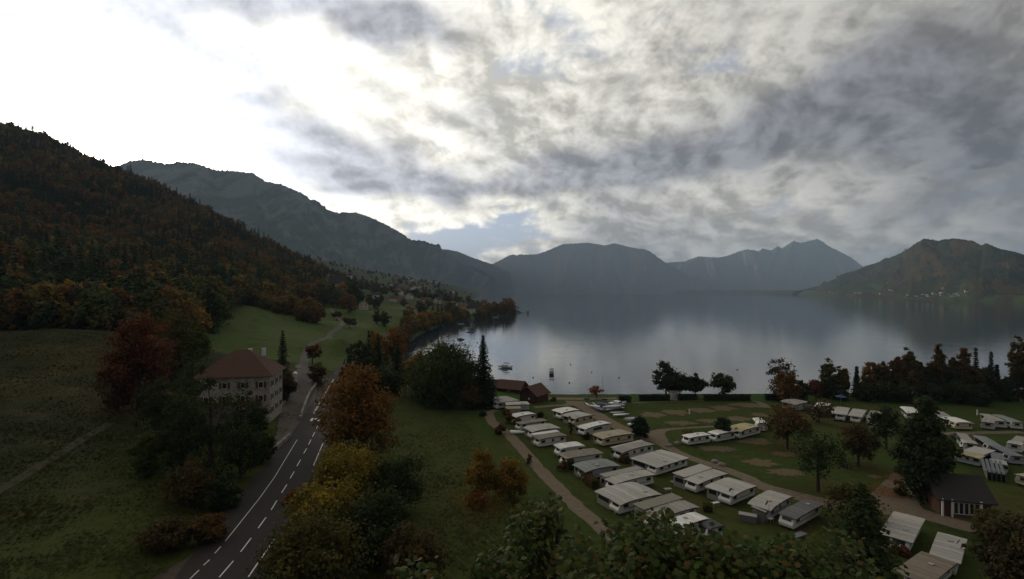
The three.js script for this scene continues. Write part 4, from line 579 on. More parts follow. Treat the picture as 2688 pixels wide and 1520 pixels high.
function caravan(FL, FR, B, o) {
  const ry = 2 + (o.h ?? 1.8), a = plane(...FL, ry), b = plane(...FR, ry), c = plane(...B, ry), r = rng(500 + vanCount++);
  let dx = b.x - a.x, dz = b.z - a.z, L = Math.hypot(dx, dz); dx /= L; dz /= L;
  let D = Math.abs((c.x - a.x) * dz - (c.z - a.z) * dx); L = clamp(L, 2.2, 9.5); D = clamp(D, 2.3, 7.5);
  L *= 1.04; D *= 1.05; const cx = (a.x + b.x) / 2 + dz * D / 2, cz = (a.z + b.z) / 2 - dx * D / 2;
  const t = thing('caravan', o.label, o.cat ?? 'caravan', [cx, height(cx, cz), cz], Math.atan2(-dz, dx), o.group ?? 'caravans on the campsite'), H = o.h ?? 1.8;
  const W = Math.min(D, 2.5), awn = D - W > 0.8, x0 = -L / 2, zf = D / 2, zb = -D / 2, arch = (o.arch ?? 0.32) * 0.72, pw = o.pw ?? 4.5;
  const f = (x) => H + arch * (1 - Math.pow(Math.abs(2 * x / L) * 0.999, pw)), slope = o.slope ?? 0.04, fz = (z) => -slope * Math.abs(z - zf * 0.1) * 0.5;
  const rm = MC[o.roof ?? 'grey'], rm2 = MC[o.roof2 ?? o.roof ?? 'grey'], n = o.panels ?? Math.max(3, Math.round(L / 0.95));
  const tone = [0.9, 1, 1.1].map((k) => { const q = rm.clone(); q.color.multiplyScalar(k); return q; });
  const split = awn && o.step !== undefined ? zf - W - 0.2 : zb;
  for (let i = 0; i < n; i++) { const p = part('roof_panel', slab(lerp(x0, -x0, i / n) + 0.02, lerp(x0, -x0, (i + 1) / n) - 0.02, split, zf, f, 0.05, fz), tone[Math.floor(r() * 2.99)], t); p.position.y = (r() - 0.5) * 0.025; }
  part('roof_lining', slab(x0 + 0.06, -x0 - 0.06, split + 0.06, zf - 0.06, (x) => f(x) - 0.06, 0.03, fz), MC.trim, t);
  part('roof_trim', slab(x0, -x0, zf + 0.004, zf + 0.05, (x) => f(x) + 0.02, 0.13, () => fz(zf)), o.notrim ? rm : MC.trim, t);
  if (split !== zb) { const s = o.step, back = part('awning_roof', slab(x0 + (o.inset ?? 0.3), -x0 - (o.inset ?? 0.3), zb, split - 0.02, (x) => H + arch * 0.7 + s, 0.05, (z) => (z - zb) * -0.02), rm2, t); }
  // body with a sloping nose
  const bl = L * 0.96, nose = Math.min(0.55, L * 0.1), bh = H - 0.2, s = new THREE.Shape(), b0 = 0.34, xl = -bl / 2 - (o.nose ?? 0.15), xr = bl / 2;
  s.moveTo(xl + 0.2, b0); s.lineTo(xr - 0.1, b0); s.quadraticCurveTo(xr, b0 + 0.02, xr, b0 + 0.2); s.lineTo(xr - nose * 0.5, bh - 0.25); s.quadraticCurveTo(xr - nose * 0.6, bh, xr - nose, bh + 0.02); s.lineTo(xl + nose + 0.5, bh + 0.02); s.quadraticCurveTo(xl + nose, bh, xl + nose * 0.8, bh - 0.3); s.lineTo(xl, b0 + 0.45); s.quadraticCurveTo(xl, b0, xl + 0.2, b0);
  const bw = W - 0.5, bg = new THREE.ExtrudeGeometry(s, { depth: bw - 0.12, bevelEnabled: true, bevelSize: 0.06, bevelThickness: 0.06, bevelSegments: 2, curveSegments: 5 }); bg.translate(0, 0, zf - 0.42 - bw + 0.06);
  const body = MC[o.body ?? 'bodyWhite']; part('body', bg, body, t);
  const zw = zf - 0.42 + 0.012, nW = o.windows ?? (L > 5 ? 3 : 2), winY = o.winY ?? 1.22;
  for (let i = 0; i < nW; i++) {
    const x = nW === 1 ? 0 : lerp(-bl * 0.34, bl * 0.36, i / (nW - 1)), ww = (nW > 2 && i === 1 ? 0.6 : 0.95) * (o.ws ?? 1), w = part('window', new RoundedBoxGeometry(ww, 0.54, 0.06, 2, 0.03), MC.frame, t); w.position.set(x, winY, zw);
    const pn = part('pane', new RoundedBoxGeometry(ww - 0.1, 0.44, 0.03, 2, 0.014), MC.glass, w); pn.position.z = 0.028;
  }
  if (!o.nostripe) part('stripe', box(bl * 0.8, 0.1, 0.02, 0.05, 0.82, zw - 0.004), MC.stripe, t);
  for (const x of [-0.55, 0.55]) { const wg = new THREE.CylinderGeometry(0.32, 0.32, 0.2, 14); wg.rotateX(Math.PI / 2); part('wheel', wg, MC.tyre, t).position.set(x, 0.3, zf - 0.6); }
  part('skirt', box(bl * 0.78, 0.36, 0.06, 0, 0.18, zf - 0.75), MC.trim, t);
  if (o.nosewin !== 0) { const w = part('window', new RoundedBoxGeometry(0.06, 0.55, bw * 0.62, 2, 0.02), MC.glass, t); w.position.set(xl + nose * 0.5, 1.25, zf - 0.42 - bw / 2); w.rotation.z = -0.32; }
  if (awn) {
    const aw = D - W - 0.35, ah = H + Math.min(0, arch * 0.3 - 0.1) - 0.2 + (o.step ?? 0), al = L - 0.7, zc = zb + 0.22 + aw / 2;
    part('awning', box(al, ah - 0.06, aw, 0, (ah - 0.06) / 2, zc), MC[o.awn ?? 'canvas'], t);
    for (const sgn of [-1, 1]) { const w = part('awning_window', box(0.03, 0.7, Math.max(0.6, aw - 0.7)), MC.glass, t); w.position.set(sgn * (al / 2 + 0.012), 1.2, zc); }
  }
  if (!o.notrim && L > 4) { const h = part('roof_hatch', new RoundedBoxGeometry(0.55, 0.09, 0.5, 2, 0.03), MC.frame, t); h.position.set((r() - 0.5) * L * 0.5, f(0) + fz(zf - 1.3) + 0.05, zf - 1.2 - 0.4 * r()); }
  if (r() < 0.5) { const gb = part('gas_bottle', new THREE.CapsuleGeometry(0.15, 0.4, 4, 10), r() < 0.5 ? MC.frame : MC.trim, t); gb.position.set(x0 + 0.1, 0.36, zf - 1.2); }
  if (o.porch) { const [p0, p1, pd, side] = o.porch; const pr = part('porch_roof', slab(p0, p1, side === 'front' ? zf + 0.06 : zf - W, side === 'front' ? zf + pd : zf - W + pd, () => H - 0.25, 0.05, (z) => -(z - zf) * 0.1), MC[o.porchRoof ?? 'light'], t); part('porch', box(p1 - p0 - 0.2, H - 0.45, pd - 0.3, (p0 + p1) / 2, (H - 0.45) / 2, (side === 'front' ? zf + 0.1 : zf - W) + pd / 2), MC[o.porchWall ?? 'canvas'], t); }
  return t;
}
const Q6 = (a) => a.map(([x, y]) => z6(x, y)), Q7 = (a) => a.map(([x, y]) => z7(x, y)), Q8 = (a) => a.map(([x, y]) => z8(x, y)), Q9 = (a) => a.map(([x, y]) => z9(x, y)), Q10 = (a) => a.map(([x, y]) => z10(x, y));
const van = (q, o) => caravan(q[0], q[1], q[2], o);
// row beside the gravel path, from the boathouses towards the viewer
van(Q6([[240, 140], [452, 112], [215, 85]]), { label: 'caravan with long grey roof nearest to the boathouses', roof: 'grey', arch: 0.2, windows: 2 });
van(Q6([[330, 158], [547, 150], [530, 122]]), { label: 'caravan with lilac white body below the grey roof near the boathouses', roof: 'light', arch: 0.1, body: 'bodyLilac', windows: 1, porch: [-3.6, 0.4, 2.4, 'front'], porchRoof: 'beige' });
van(Q6([[422, 275], [612, 244], [598, 214]]), { label: 'white caravan with clean white roof and two dark windows', roof: 'white', arch: 0.36, windows: 2, nostripe: true });
van(Q6([[462, 342], [717, 304], [690, 281]]), { label: 'low caravan under a flat streaky grey roof behind the clean white one', roof: 'mossy', arch: 0.06, h: 1.7, windows: 2 });
van(Q6([[578, 416], [848, 380], [782, 333]]), { label: 'caravan with beige grey arched roof in front of the low flat one', roof: 'light', arch: 0.42, windows: 2 });
van(Q6([[645, 490], [905, 450], [840, 402]]), { label: 'caravan with white and mossy roof halves and three dark windows', roof: 'mossy', roof2: 'white', step: 0.12, arch: 0.36, windows: 3 });
van(Q6([[842, 576], [1072, 545], [1030, 505]]), { label: 'old cream white touring caravan with a dull green awning behind', roof: 'white', roof2: 'green', arch: 0.28, windows: 2, notrim: true, body: 'bodyWhite', h: 1.85 });
van(Q6([[900, 668], [1253, 615], [1180, 563]]), { label: 'caravan under a flat roof with bold dark stripes', roof: 'mossy', arch: 0.08, windows: 2, panels: 9 });
van(Q6([[1085, 792], [1415, 735], [1285, 668]]), { label: 'caravan under a large greenish grey hipped roof', roof: 'green', arch: 0.5, pw: 3, windows: 2, body: 'bodyGrey', slope: 0.14, panels: 9 });
van(Q6([[1370, 912], [1750, 822], [1610, 745]]), { label: 'caravan with grey roof and a raised back awning in front of the greenish one', roof: 'light', roof2: 'grey', step: 0.1, arch: 0.3, windows: 3 });
van(Q6([[1420, 1105], [1810, 1005], [1590, 880]]), { label: 'caravan with broad beige grey roof beside the orange hedge', roof: 'light', arch: 0.42, windows: 3, slope: 0.1 });
van(Q7([[860, 775], [1270, 645], [1040, 525]]), { label: 'caravan with brownish grey two level roof and four windows', roof: 'grey', roof2: 'mossy', step: 0.2, arch: 0.42, windows: 4, slope: 0.08 });
van(Q7([[1120, 850], [1380, 765], [1300, 725]]), { label: 'caravan with white cover striped by dark seams', roof: 'white', arch: 0.4, windows: 2, panels: 5, group: 'caravans on the campsite' });
van(Q7([[1375, 868], [1520, 838], [1390, 757]]), { label: 'tent awning with dark grey tarpaulin roof', roof: 'tarp', arch: 0.3, windows: 2, cat: 'awning', h: 1.7, ws: 0.8 });
// second row, along the gravel drive
van(Q6([[858, 236], [1035, 206], [985, 170]]), { label: 'caravan with white nose at the lake end of the second row', roof: 'white', arch: 0.4, windows: 1, notrim: false });
van(Q6([[985, 290], [1165, 255], [1095, 210]]), { label: 'caravan with wide beige ribbed roof second from the lake in the second row', roof: 'light', arch: 0.4, windows: 3, body: 'bodyCream', panels: 9 });
van(Q6([[1085, 388], [1330, 332], [1240, 298]]), { label: 'caravan with white ribbed roof and dark green band on its side', roof: 'white', roof2: 'mossy', step: -0.15, arch: 0.38, windows: 1, ws: 3, panels: 8 });
van(Q6([[1255, 482], [1550, 434], [1440, 393]]), { label: 'caravan with yellowish beige roof sagging at the right end', roof: 'beige', arch: 0.45, windows: 3, body: 'bodyCream' });
van(Q6([[1440, 612], [1745, 535], [1640, 490]]), { label: 'caravan with grey ribbed roof and flat awning roof beside the red shrub', roof: 'grey', roof2: 'light', step: -0.05, arch: 0.4, windows: 4, panels: 7 });
van(Q7([[862, 250], [1170, 156], [965, 56]]), { label: 'caravan with very broad grey roof, roof hatch and a small front porch', roof: 'light', arch: 0.08, windows: 4, porch: [-4.2, -2.0, 1.6, 'back'], slope: 0.05 });
van(Q7([[1262, 415], [1552, 312], [1345, 215]]), { label: 'caravan with two staggered grey roofs and a wooden terrace', roof: 'light', roof2: 'light', step: 0.14, arch: 0.2, windows: 3, slope: 0.06 });
van(Q7([[1610, 535], [1845, 435], [1625, 330]]), { label: 'caravan with smooth broad roof and a satellite dish', roof: 'light', arch: 0.28, windows: 2, slope: 0.06 });
van(Q7([[1985, 680], [2205, 545], [2000, 475]]), { label: 'caravan with arched white roof and flat grey awning in front of the dish caravan', roof: 'light', roof2: 'dark', step: 0.0, arch: 0.5, windows: 3, body: 'bodyGrey', porch: [-4.4, -2.6, 2, 'back'], porchRoof: 'grey', porchWall: 'dark' });
van(Q7([[2235, 765], [2500, 622], [2345, 577]]), { label: 'caravan with dark grey flat roof half hidden by the feathery conifer', roof: 'dark', roof2: 'dark', step: 0.05, arch: 0.2, windows: 2 });
// trio on the lawn
van(Q8([[565, 892], [752, 866], [735, 842]]), { label: 'first caravan of the lawn trio, low and white behind a bare bush', roof: 'white', arch: 0.2, windows: 3 });
van(Q8([[803, 866], [970, 836], [925, 806]]), { label: 'middle caravan of the lawn trio with white roof', roof: 'white', roof2: 'light', step: 0.1, arch: 0.3, windows: 2 });
van(Q8([[1010, 838], [1190, 792], [1100, 752]]), { label: 'caravan of the lawn trio with warm yellow roof', roof: 'yellow', arch: 0.4, windows: 3 });
van(Q8([[1160, 768], [1232, 772], [1210, 728]]), { label: 'small white pavilion tent right of the yellow roofed caravan', roof: 'white', arch: 0.4, windows: 0, cat: 'tent', nostripe: true, h: 1.9 });
// far right row
van(Q8([[1492, 606], [1640, 592], [1590, 552]]), { label: 'arched grey caravan hut behind the copper brown tree', roof: 'grey', arch: 0.6, windows: 1, body: 'bodyGrey' });
van(Q9([[150, 682], [212, 615], [100, 606]]), { label: 'white topped caravan leftmost in the far right row', roof: 'white', arch: 0.2, windows: 2, notrim: true });
van(Q9([[350, 738], [388, 650], [262, 622]]), { label: 'caravan with curved ribbed roof second in the far right row', roof: 'light', arch: 0.3, windows: 1, notrim: true });
van(Q9([[482, 762], [545, 666], [430, 652]]), { label: 'caravan with pale sloping roof third in the far right row', roof: 'light', arch: 0.25, windows: 1, notrim: true });
van(Q9([[640, 770], [690, 690], [595, 660]]), { label: 'grey caravan behind the bare brown tree in the far right row', roof: 'grey', arch: 0.2, windows: 1 });
van(Q9([[900, 705], [1050, 718], [1045, 655]]), { label: 'caravan with double cream roof left of the large conical tree', roof: 'white', arch: 0.3, windows: 2, notrim: true, body: 'bodyWhite' });
van(Q9([[1210, 745], [1332, 755], [1320, 692]]), { label: 'grey roofed caravan right of the large conical tree', roof: 'grey', arch: 0.1, windows: 1, body: 'bodyGrey' });
van(Q9([[1350, 795], [1508, 800], [1490, 756]]), { label: 'cream coloured caravan with two small dark windows at its end', roof: 'white', arch: 0.34, windows: 2, body: 'bodyCream', ws: 0.6, notrim: true });
van(Q9([[1580, 785], [1690, 800], [1680, 726]]), { label: 'grey roofed caravan with stepped roof right of the cream one', roof: 'grey', arch: 0.1, windows: 1, body: 'bodyGrey' });
van(Q9([[1715, 778], [1818, 785], [1805, 712]]), { label: 'grey roofed caravan fifth to the right of the conical tree', roof: 'grey', arch: 0.12, windows: 1 });
van(Q9([[1872, 790], [1955, 795], [1930, 718]]), { label: 'greenish grey caravan at the far right edge of the row', roof: 'green', arch: 0.15, windows: 1 });
// right block
van(Q9([[1415, 975], [1545, 990], [1545, 897]]), { label: 'caravan with half grey half cream roof beside the camp path', roof: 'light', roof2: 'grey', step: 0.1, arch: 0.1, windows: 1 });
van(Q9([[1328, 1068], [1550, 1118], [1548, 992]]), { label: 'caravan with cream two level roof and glazed porch', roof: 'yellow', roof2: 'light', step: 0.15, arch: 0.1, windows: 3, body: 'bodyGrey' });
van(Q9([[1655, 1000], [1760, 1010], [1752, 905]]), { label: 'caravan with green grey roof in the middle of the right block', roof: 'green', arch: 0.1, windows: 1 });
van(Q9([[1825, 980], [1918, 996], [1908, 892]]), { label: 'caravan with grey white roof at the back right of the block', roof: 'light', roof2: 'grey', step: 0.1, arch: 0.1, windows: 1 });
van(Q9([[1868, 1095], [1957, 1102], [1946, 1012]]), { label: 'slate roofed caravan at the right of the block', roof: 'slate', arch: 0.1, windows: 1, body: 'bodyGrey' });
van(Q9([[1672, 1158], [1796, 1178], [1782, 1064]]), { label: 'caravan with gabled grey and white roof behind the grey strips', roof: 'light', roof2: 'slate', step: 0.05, arch: 0.1, windows: 2 });
van(Q9([[1890, 1265], [1985, 1295], [1975, 1135]]), { label: 'beige roofed caravan at the right edge of the picture', roof: 'beige', arch: 0.15, windows: 1, body: 'bodyCream' });
// corner group in front of the reception house
van(Q10([[1480, 1020], [1600, 792], [1315, 702]]), { label: 'caravan with big pale blue grey roof beside the drive', roof: 'light', arch: 0.12, windows: 2, slope: 0.05 });
van(Q10([[1948, 1225], [2010, 992], [1745, 890]]), { label: 'caravan with brown roof and white roof side by side in the corner', roof: 'light', roof2: 'brown', step: 0.05, arch: 0.1, windows: 2 });
van(Q10([[1650, 1440], [1905, 1225], [1490, 1172]]), { label: 'caravan with brownish grey roof cut by the bottom edge', roof: 'brown', arch: 0.1, windows: 2 });
// small fittings
function dish(p, label) { const g = plane(...p, 4.05), t = thing('satellite_dish', label, 'dish', [g.x, g.y, g.z], 0.6, 'satellite dishes on caravan roofs'); const d = new THREE.SphereGeometry(0.5, 18, 6, 0, 6.2832, 0, 0.75); d.scale(1, 0.6, 1); d.rotateX(-1.2); d.translate(0, 0.55, 0); const m = part('reflector', d, MC.stripe, t); part('mast', new THREE.CylinderGeometry(0.03, 0.03, 0.7, 6), MC.metal, t).position.set(0, 0.15, 0.1); part('arm', box(0.03, 0.03, 0.5, 0, 0.6, 0.3), MC.metal, t); }
dish(z7(1590, 520), 'dark satellite dish on the smooth broad caravan roof'); dish(z7(1952, 655), 'dark satellite dish beside the arched white caravan roof'); dish(z10(1945, 1075), 'small satellite dish on the white corner caravan roof');
function slabOn(name, p, w, d, h, turn, m, label, cat) { const g = GG(p); const t = thing(name, label, cat, [g.x, height(g.x, g.z), g.z], turn); part('top', new RoundedBoxGeometry(w, 0.08, d, 1, 0.02).translate(0, h, 0), m, t); if (h > 0.25) for (const [x, z] of [[-1, -1], [1, -1], [-1, 1], [1, 1]]) part('leg', box(0.06, h, 0.06, x * (w / 2 - 0.1), h / 2, z * (d / 2 - 0.1)), MC.metal, t); return t; }
{ const terrace = GG(z7(1075, 410)), t = thing('wooden_terrace', 'brown wooden terrace beside the caravan with staggered roofs', 'terrace', [terrace.x, 2, terrace.z], 0.4); for (let i = 0; i < 8; i++) part('board', box(2.4, 0.09, 0.27, 0, 0.16, (i - 3.5) * 0.3), [MC.brown, MC.grey][i % 2], t); }
slabOn('garden_table', z7(1205, 475), 1.7, 0.8, 0.7, 0.4, MC.white, 'white garden table by the wooden terrace', 'table');
slabOn('garden_table', z7(955, 503), 1.2, 0.7, 0.65, 0.2, MC.grey, 'grey garden table between the two caravan rows', 'table');
slabOn('garden_table', z7(1430, 640), 1.3, 0.5, 0.6, 0.35, MC.white, 'white bench table behind the brown two level caravan', 'table');
slabOn('garden_table', z7(2255, 955), 2.3, 0.9, 0.5, 0.5, MC.slate, 'blue grey tarpaulin covered table among the maples', 'table');
slabOn('garden_table', z7(1975, 798), 0.8, 0.6, 0.6, 0.5, MC.white, 'small white table in front of the boxy porch', 'table');
{ const g = GG(z7(1750, 785)), t = thing('storage_box', 'pale lidded storage box in front of the arched caravan', 'box', [g.x, 2, g.z], -0.45); part('body', new RoundedBoxGeometry(2.2, 0.9, 1.0, 2, 0.05).translate(0, 0.45, 0), MC.dark, t); part('lid', new RoundedBoxGeometry(2.35, 0.1, 1.15, 2, 0.04).translate(0, 0.96, 0), MC.grey, t); }
{ const g = GG(z9(1395, 955)), t = thing('parked_car', 'dark blue grey car parked at the head of the right block', 'car', [g.x, 2, g.z], 1.45); const s = new THREE.Shape(); [[-2.1, 0.35], [2.1, 0.35], [2.15, 0.75], [1.3, 0.92], [0.7, 1.42], [-1.2, 1.45], [-1.9, 0.95], [-2.15, 0.8]].forEach(([x, y], i) => (i ? s.lineTo(x, y) : s.moveTo(x, y))); const bg = new THREE.ExtrudeGeometry(s, { depth: 1.5, bevelEnabled: true, bevelSize: 0.08, bevelThickness: 0.1, bevelSegments: 2 }); bg.translate(0, 0, -0.75); part('body', bg, mat([0.03, 0.035, 0.045], 0.35), t); for (const z of [-0.87, 0.87]) { part('window', box(2.1, 0.36, 0.03, -0.25, 1.18, z), MC.glass, t); for (const x of [-1.35, 1.35]) { const w = new THREE.CylinderGeometry(0.33, 0.33, 0.2, 14); w.rotateX(Math.PI / 2); part('wheel', w, MC.tyre, t).position.set(x, 0.33, z * 0.95); } } }
{ const a = GG(z9(1590, 1310)), b = GG(z9(1800, 1345)), t = thing('strip_shed', 'row of narrow grey roof strips below the gabled caravan', 'shed', [(a.x + b.x) / 2, 2, (a.z + b.z) / 2], Math.atan2(-(b.z - a.z), b.x - a.x)), L = a.distanceTo(b); for (let i = 0; i < 5; i++) { const s = part('roof_strip', box(L / 5 * 0.72, 0.06, 5.2), MC.slate, t); s.position.set((i - 2) * L / 5, 1.9, -2.4); s.rotation.x = 0.18; part('wall', box(0.08, 1.7, 4.6, (i - 2) * L / 5 + L / 10, 0.85, -2.4), MC.dark, t); } }
// beige hedge and shrubs
const MH = LEAF;
function hedge(a, b, w, h, cols, label, o = {}) {
  const [colA, colB] = COL[cols], R = rng(treeSeed++), S = leafSoup(), L = a.distanceTo(b), n = Math.round(L * h * w * (o.dense ?? 110)), cx = (a.x + b.x) / 2, cz = (a.z + b.z) / 2, y0 = height(cx, cz);
  for (let i = 0; i < n; i++) { const s = R() * 3, x = (R() - 0.5) * L, y = s < 1.4 ? h * (0.92 + 0.16 * R()) : R() * h, z = (s < 1.4 ? R() - 0.5 : (R() < 0.7 ? 0.5 : -0.5) * (0.9 + 0.2 * R())) * w, v = 0.7 + 0.6 * R(), t = R() < (o.turn ?? 0.3) ? 1 : 0, m = [(R() - 0.5) * 1.2, 0.5 + R() * 0.7, (R() - 0.2) * 1.1]; const l = Math.hypot(...m); addLeaf(S, x, y + 0.08 * n2(x * 1.5, z), z, m[0] / l, m[1] / l, m[2] / l, o.leaf ?? 0.28, R, [0, 1, 2].map((q) => lerp(colA[q], colB[q], t) * v)); }
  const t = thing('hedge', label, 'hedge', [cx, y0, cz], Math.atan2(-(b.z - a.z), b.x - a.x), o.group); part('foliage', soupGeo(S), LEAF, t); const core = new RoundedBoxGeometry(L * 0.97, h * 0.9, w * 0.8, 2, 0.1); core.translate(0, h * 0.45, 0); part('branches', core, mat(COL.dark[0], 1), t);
}
hedge(GG(z6(1050, 850)), GG(z6(1175, 960)), 1.2, 1.4, 'rust', 'orange brown hedge beside the gravel path end of a caravan', { turn: 0.6 });
hedge(GG(z6(905, 690)), GG(z6(945, 780)), 1.0, 1.6, 'brown', 'brown green hedge left of the greenish hipped roof', {});
hedge(GG(z6(640, 470)), GG(z6(520, 420)), 0.9, 1.2, 'rust', 'rust coloured low hedge beside the beige grey arched caravan', { turn: 0.4 });
hedge(GG(z6(1430, 690)), GG(z6(1480, 720)), 1.0, 1.3, 'copper', 'reddish shrub hedge below the ribbed grey roof', { turn: 0.7 });
hedge(GG(z7(1300, 680)), GG(z7(1400, 690)), 0.9, 1.0, 'olive', 'olive hedge right of the brown two level roof', {});
[[0, 550, 45, 565], [120, 545, 395, 548], [460, 545, 625, 540], [682, 545, 1090, 545], [1215, 540, 1365, 540]].forEach(([a, b, c, d], i) => hedge(GG(z8(a, b + 22)), GG(z8(c, d + 22)), 1.1, 1.7, 'dark', ['short dark hedge at the left end of the shore row', 'long dark shore hedge left of the white kiosk', 'dark shore hedge right of the white kiosk', 'longest dark shore hedge in front of the lone tree', 'dark shore hedge behind the copper trees'][i], { leaf: 0.34, dense: 60 }));
hedge(GG(z5(2165, 600)), GG(z5(2260, 606)), 1.1, 1.6, 'dark', 'dark hedge block left of all shore hedges', { leaf: 0.34, dense: 60 });
for (const [x, b, t, w, c, l] of [[345, 330, 220, 90, 'rust', 'leafy shrub where the gravel path bends'], [270, 430, 330, 110, 'brown', 'brown bush on the left side of the gravel path'], [545, 720, 620, 60, 'brown', 'thin bush beside the middle of the gravel path'], [645, 270, 215, 60, 'dark', 'dark shrub right of the clean white caravan'], [430, 350, 270, 60, 'rust', 'rusty shrub left of the low flat caravan'], [320, 260, 190, 70, 'rust', 'orange shrub below the lilac caravan'], [940, 430, 250, 40, 'brown', 'thin bare tree between the two caravan rows'], [1090, 480, 420, 60, 'dark', 'dark shrub below the dark banded caravan'], [870, 780, 690, 100, 'copper', 'brown shrub left of the greenish roof corner'], [1440, 700, 640, 80, 'copper', 'red shrub under the grey ribbed roof'], [100, 260, 200, 60, 'dark', 'dark shrub at the field side of the path bend']]) { const B = z6(x, b), T = z6(x, t); tree('broad', B[0], B[1], T[1], w * 0.2747, c, l, { base: 0.02, name: 'shrub', cat: 'shrub', leaves: x === 940 || x === 545 ? 160 : 900, clumps: 20 }); }
// ---------- boats ----------
function hullGeo(L, W, H, bow = 0.55) { const P = [], I = [], n = 12, m = 8; for (let i = 0; i <= n; i++) { const t = i / n, w = W / 2 * Math.pow(Math.min(1, (1 - t) / bow + 0.02), 0.6) * (t < 0.12 ? 0.88 + t : 1), rise = H * 0.22 * t * t; for (let j = 0; j <= m; j++) { const a = (j / m - 0.5) * Math.PI, s = Math.sin(a), c = Math.cos(a); P.push((t - 0.5) * L + 0.15 * H * (1 - c) * (t > 0.9 ? 1 : 0), H + rise - Math.pow(c, 0.7) * (H + rise * 0.5) * (1 - 0.5 * t * t * t), s * w); } } for (let i = 0; i < n; i++) for (let j = 0; j < m; j++) { const a = i * (m + 1) + j, b = a + m + 1; I.push(a, b, a + 1, a + 1, b, b + 1); } for (let j = 1; j < m; j++) I.push(0, j, j + 1); const g = new THREE.BufferGeometry(); g.setAttribute('position', new THREE.Float32BufferAttribute(P, 3)); g.setIndex(I); g.computeVertexNormals(); return g; }
function deckGeo(L, W, H, bow = 0.55, y = 0) { const P = [], I = [], n = 12; for (let i = 0; i <= n; i++) { const t = i / n, w = W / 2 * Math.pow(Math.min(1, (1 - t) / bow + 0.02), 0.6) * (t < 0.12 ? 0.88 + t : 1) * 0.99; for (const s of [-1, 0, 1]) P.push((t - 0.5) * L, H + H * 0.22 * t * t + y + (s ? 0 : 0.08), s * w); } for (let i = 0; i < n; i++) for (const j of [0, 1]) { const a = i * 3 + j, b = a + 3; I.push(a, a + 1, b, a + 1, b + 1, b); } const g = new THREE.BufferGeometry(); g.setAttribute('position', new THREE.Float32BufferAttribute(P, 3)); g.setIndex(I); g.computeVertexNormals(); return g; }
const MB = { white: mat([0.6, 0.6, 0.58], 0.35), grey: mat([0.3, 0.31, 0.32], 0.5), blue: mat([0.035, 0.045, 0.12], 0.7), navy: mat([0.02, 0.024, 0.05], 0.7), tarp: mat([0.1, 0.12, 0.18], 0.8), black: mat([0.015, 0.015, 0.017], 0.5), lilac: mat([0.42, 0.39, 0.43], 0.6), wood: mat([0.12, 0.07, 0.04], 0.6) };
for (const m of Object.values(MB)) m.side = THREE.DoubleSide;
function boat(p, L, W, turn, label, o = {}) {
  const g = o.water ? plane(p[0], p[1], 0.02) : GG(p), t = thing('boat', label, 'boat', [g.x, o.water ? -0.18 : height(g.x, g.z) + (o.lift ?? 0.12), g.z], turn, o.water ? 'boats moored on the lake' : 'boats laid up on the grass'), H = o.H ?? 0.62;
  part('hull', hullGeo(L, W, H), MB[o.hull ?? 'white'], t);
  part(o.cover ? 'cover' : 'deck', deckGeo(L, W, H, 0.55, o.cover ? 0.03 : -0.06), MB[o.deck ?? 'grey'], t);
  if (o.cabin) { part('cabin', new RoundedBoxGeometry(L * 0.42, 0.7, W * 0.72, 2, 0.12).translate(L * 0.02, H + 0.38, 0), MB[o.cabin], t); part('windscreen', box(0.06, 0.42, W * 0.66, L * 0.24, H + 0.55, 0), MC.glass, t); }
  if (o.canopy) { part('canopy', new RoundedBoxGeometry(L * 0.42, 0.1, W * 0.9, 2, 0.04).translate(-L * 0.1, H + 1.45, 0), MB[o.canopy], t); for (const [x, z] of [[-0.29, -1], [-0.29, 1], [0.09, -1], [0.09, 1]]) part('post', box(0.04, 1.4, 0.04, L * x, H + 0.75, z * W * 0.4), MC.metal, t); }
  if (o.mast) part('mast', new THREE.CylinderGeometry(0.04, 0.05, o.mast, 6).translate(0.3, H + o.mast / 2, 0), MB.black, t);
  if (o.outboard) part('outboard', box(0.3, 0.7, 0.35, -L / 2 - 0.1, H + 0.1, 0), MB.black, t);
  if (o.trailer) { part('trailer', box(L * 0.9, 0.12, W * 0.5, 0, -0.2, 0), MC.metal, t); }
  if (o.upside) t.rotation.x = Math.PI, t.position.y += H + 0.1;
  return t;
}
const za = (x, y) => [1280 + x * 0.10874, 940 + y * 0.10874], zb = (x, y) => [1480 + x * 0.0932, 1020 + y * 0.0932];
boat(za(420, 235), 6.2, 2.3, 2.9, 'motor boat with dark canopy moored nearest to the spruce', { water: true, cabin: 'white', canopy: 'navy', hull: 'white', deck: 'grey', outboard: true, H: 0.9 });
boat(za(1542, 385), 5.2, 2.1, 1.5, 'dark motor boat with canopy moored in front of the campsite', { water: true, cabin: 'grey', canopy: 'navy', hull: 'navy', deck: 'grey', H: 0.9 });
boat(z5(722, 40), 5.6, 2.2, 2.7, 'pale boat moored beyond the big round tree', { water: true, cabin: 'white', canopy: 'grey', hull: 'navy', H: 0.8 });
boat([1235, 872], 6, 2, 0.4, 'dark sailing boat with a tall mast in the bay', { water: true, hull: 'black', mast: 9, H: 0.7 });
boat([1226, 862], 6, 2, 0.2, 'white boat moored far out in the bay', { water: true, H: 0.7 });
boat([1210, 851], 7, 2.2, 0.3, 'white boat at the jetty near the wooded point', { water: true, H: 0.8 });
boat([1232, 838], 8, 2.4, 0.3, 'white boat along the shore below the white lake house', { water: true, H: 0.8, cabin: 'white' });
boat([1300, 833], 7, 2.2, 0.2, 'white boat at the outer shore of the wooded point', { water: true, H: 0.8 });
boat(zb(840, 555), 3.4, 1.4, 2.8, 'small white dinghy beside the white boat cradle', { deck: 'white' });
boat(zb(1140, 500), 4.6, 1.8, 2.6, 'boat under dark blue cover on the grass', { deck: 'blue', hull: 'grey', cover: true, H: 0.7 });
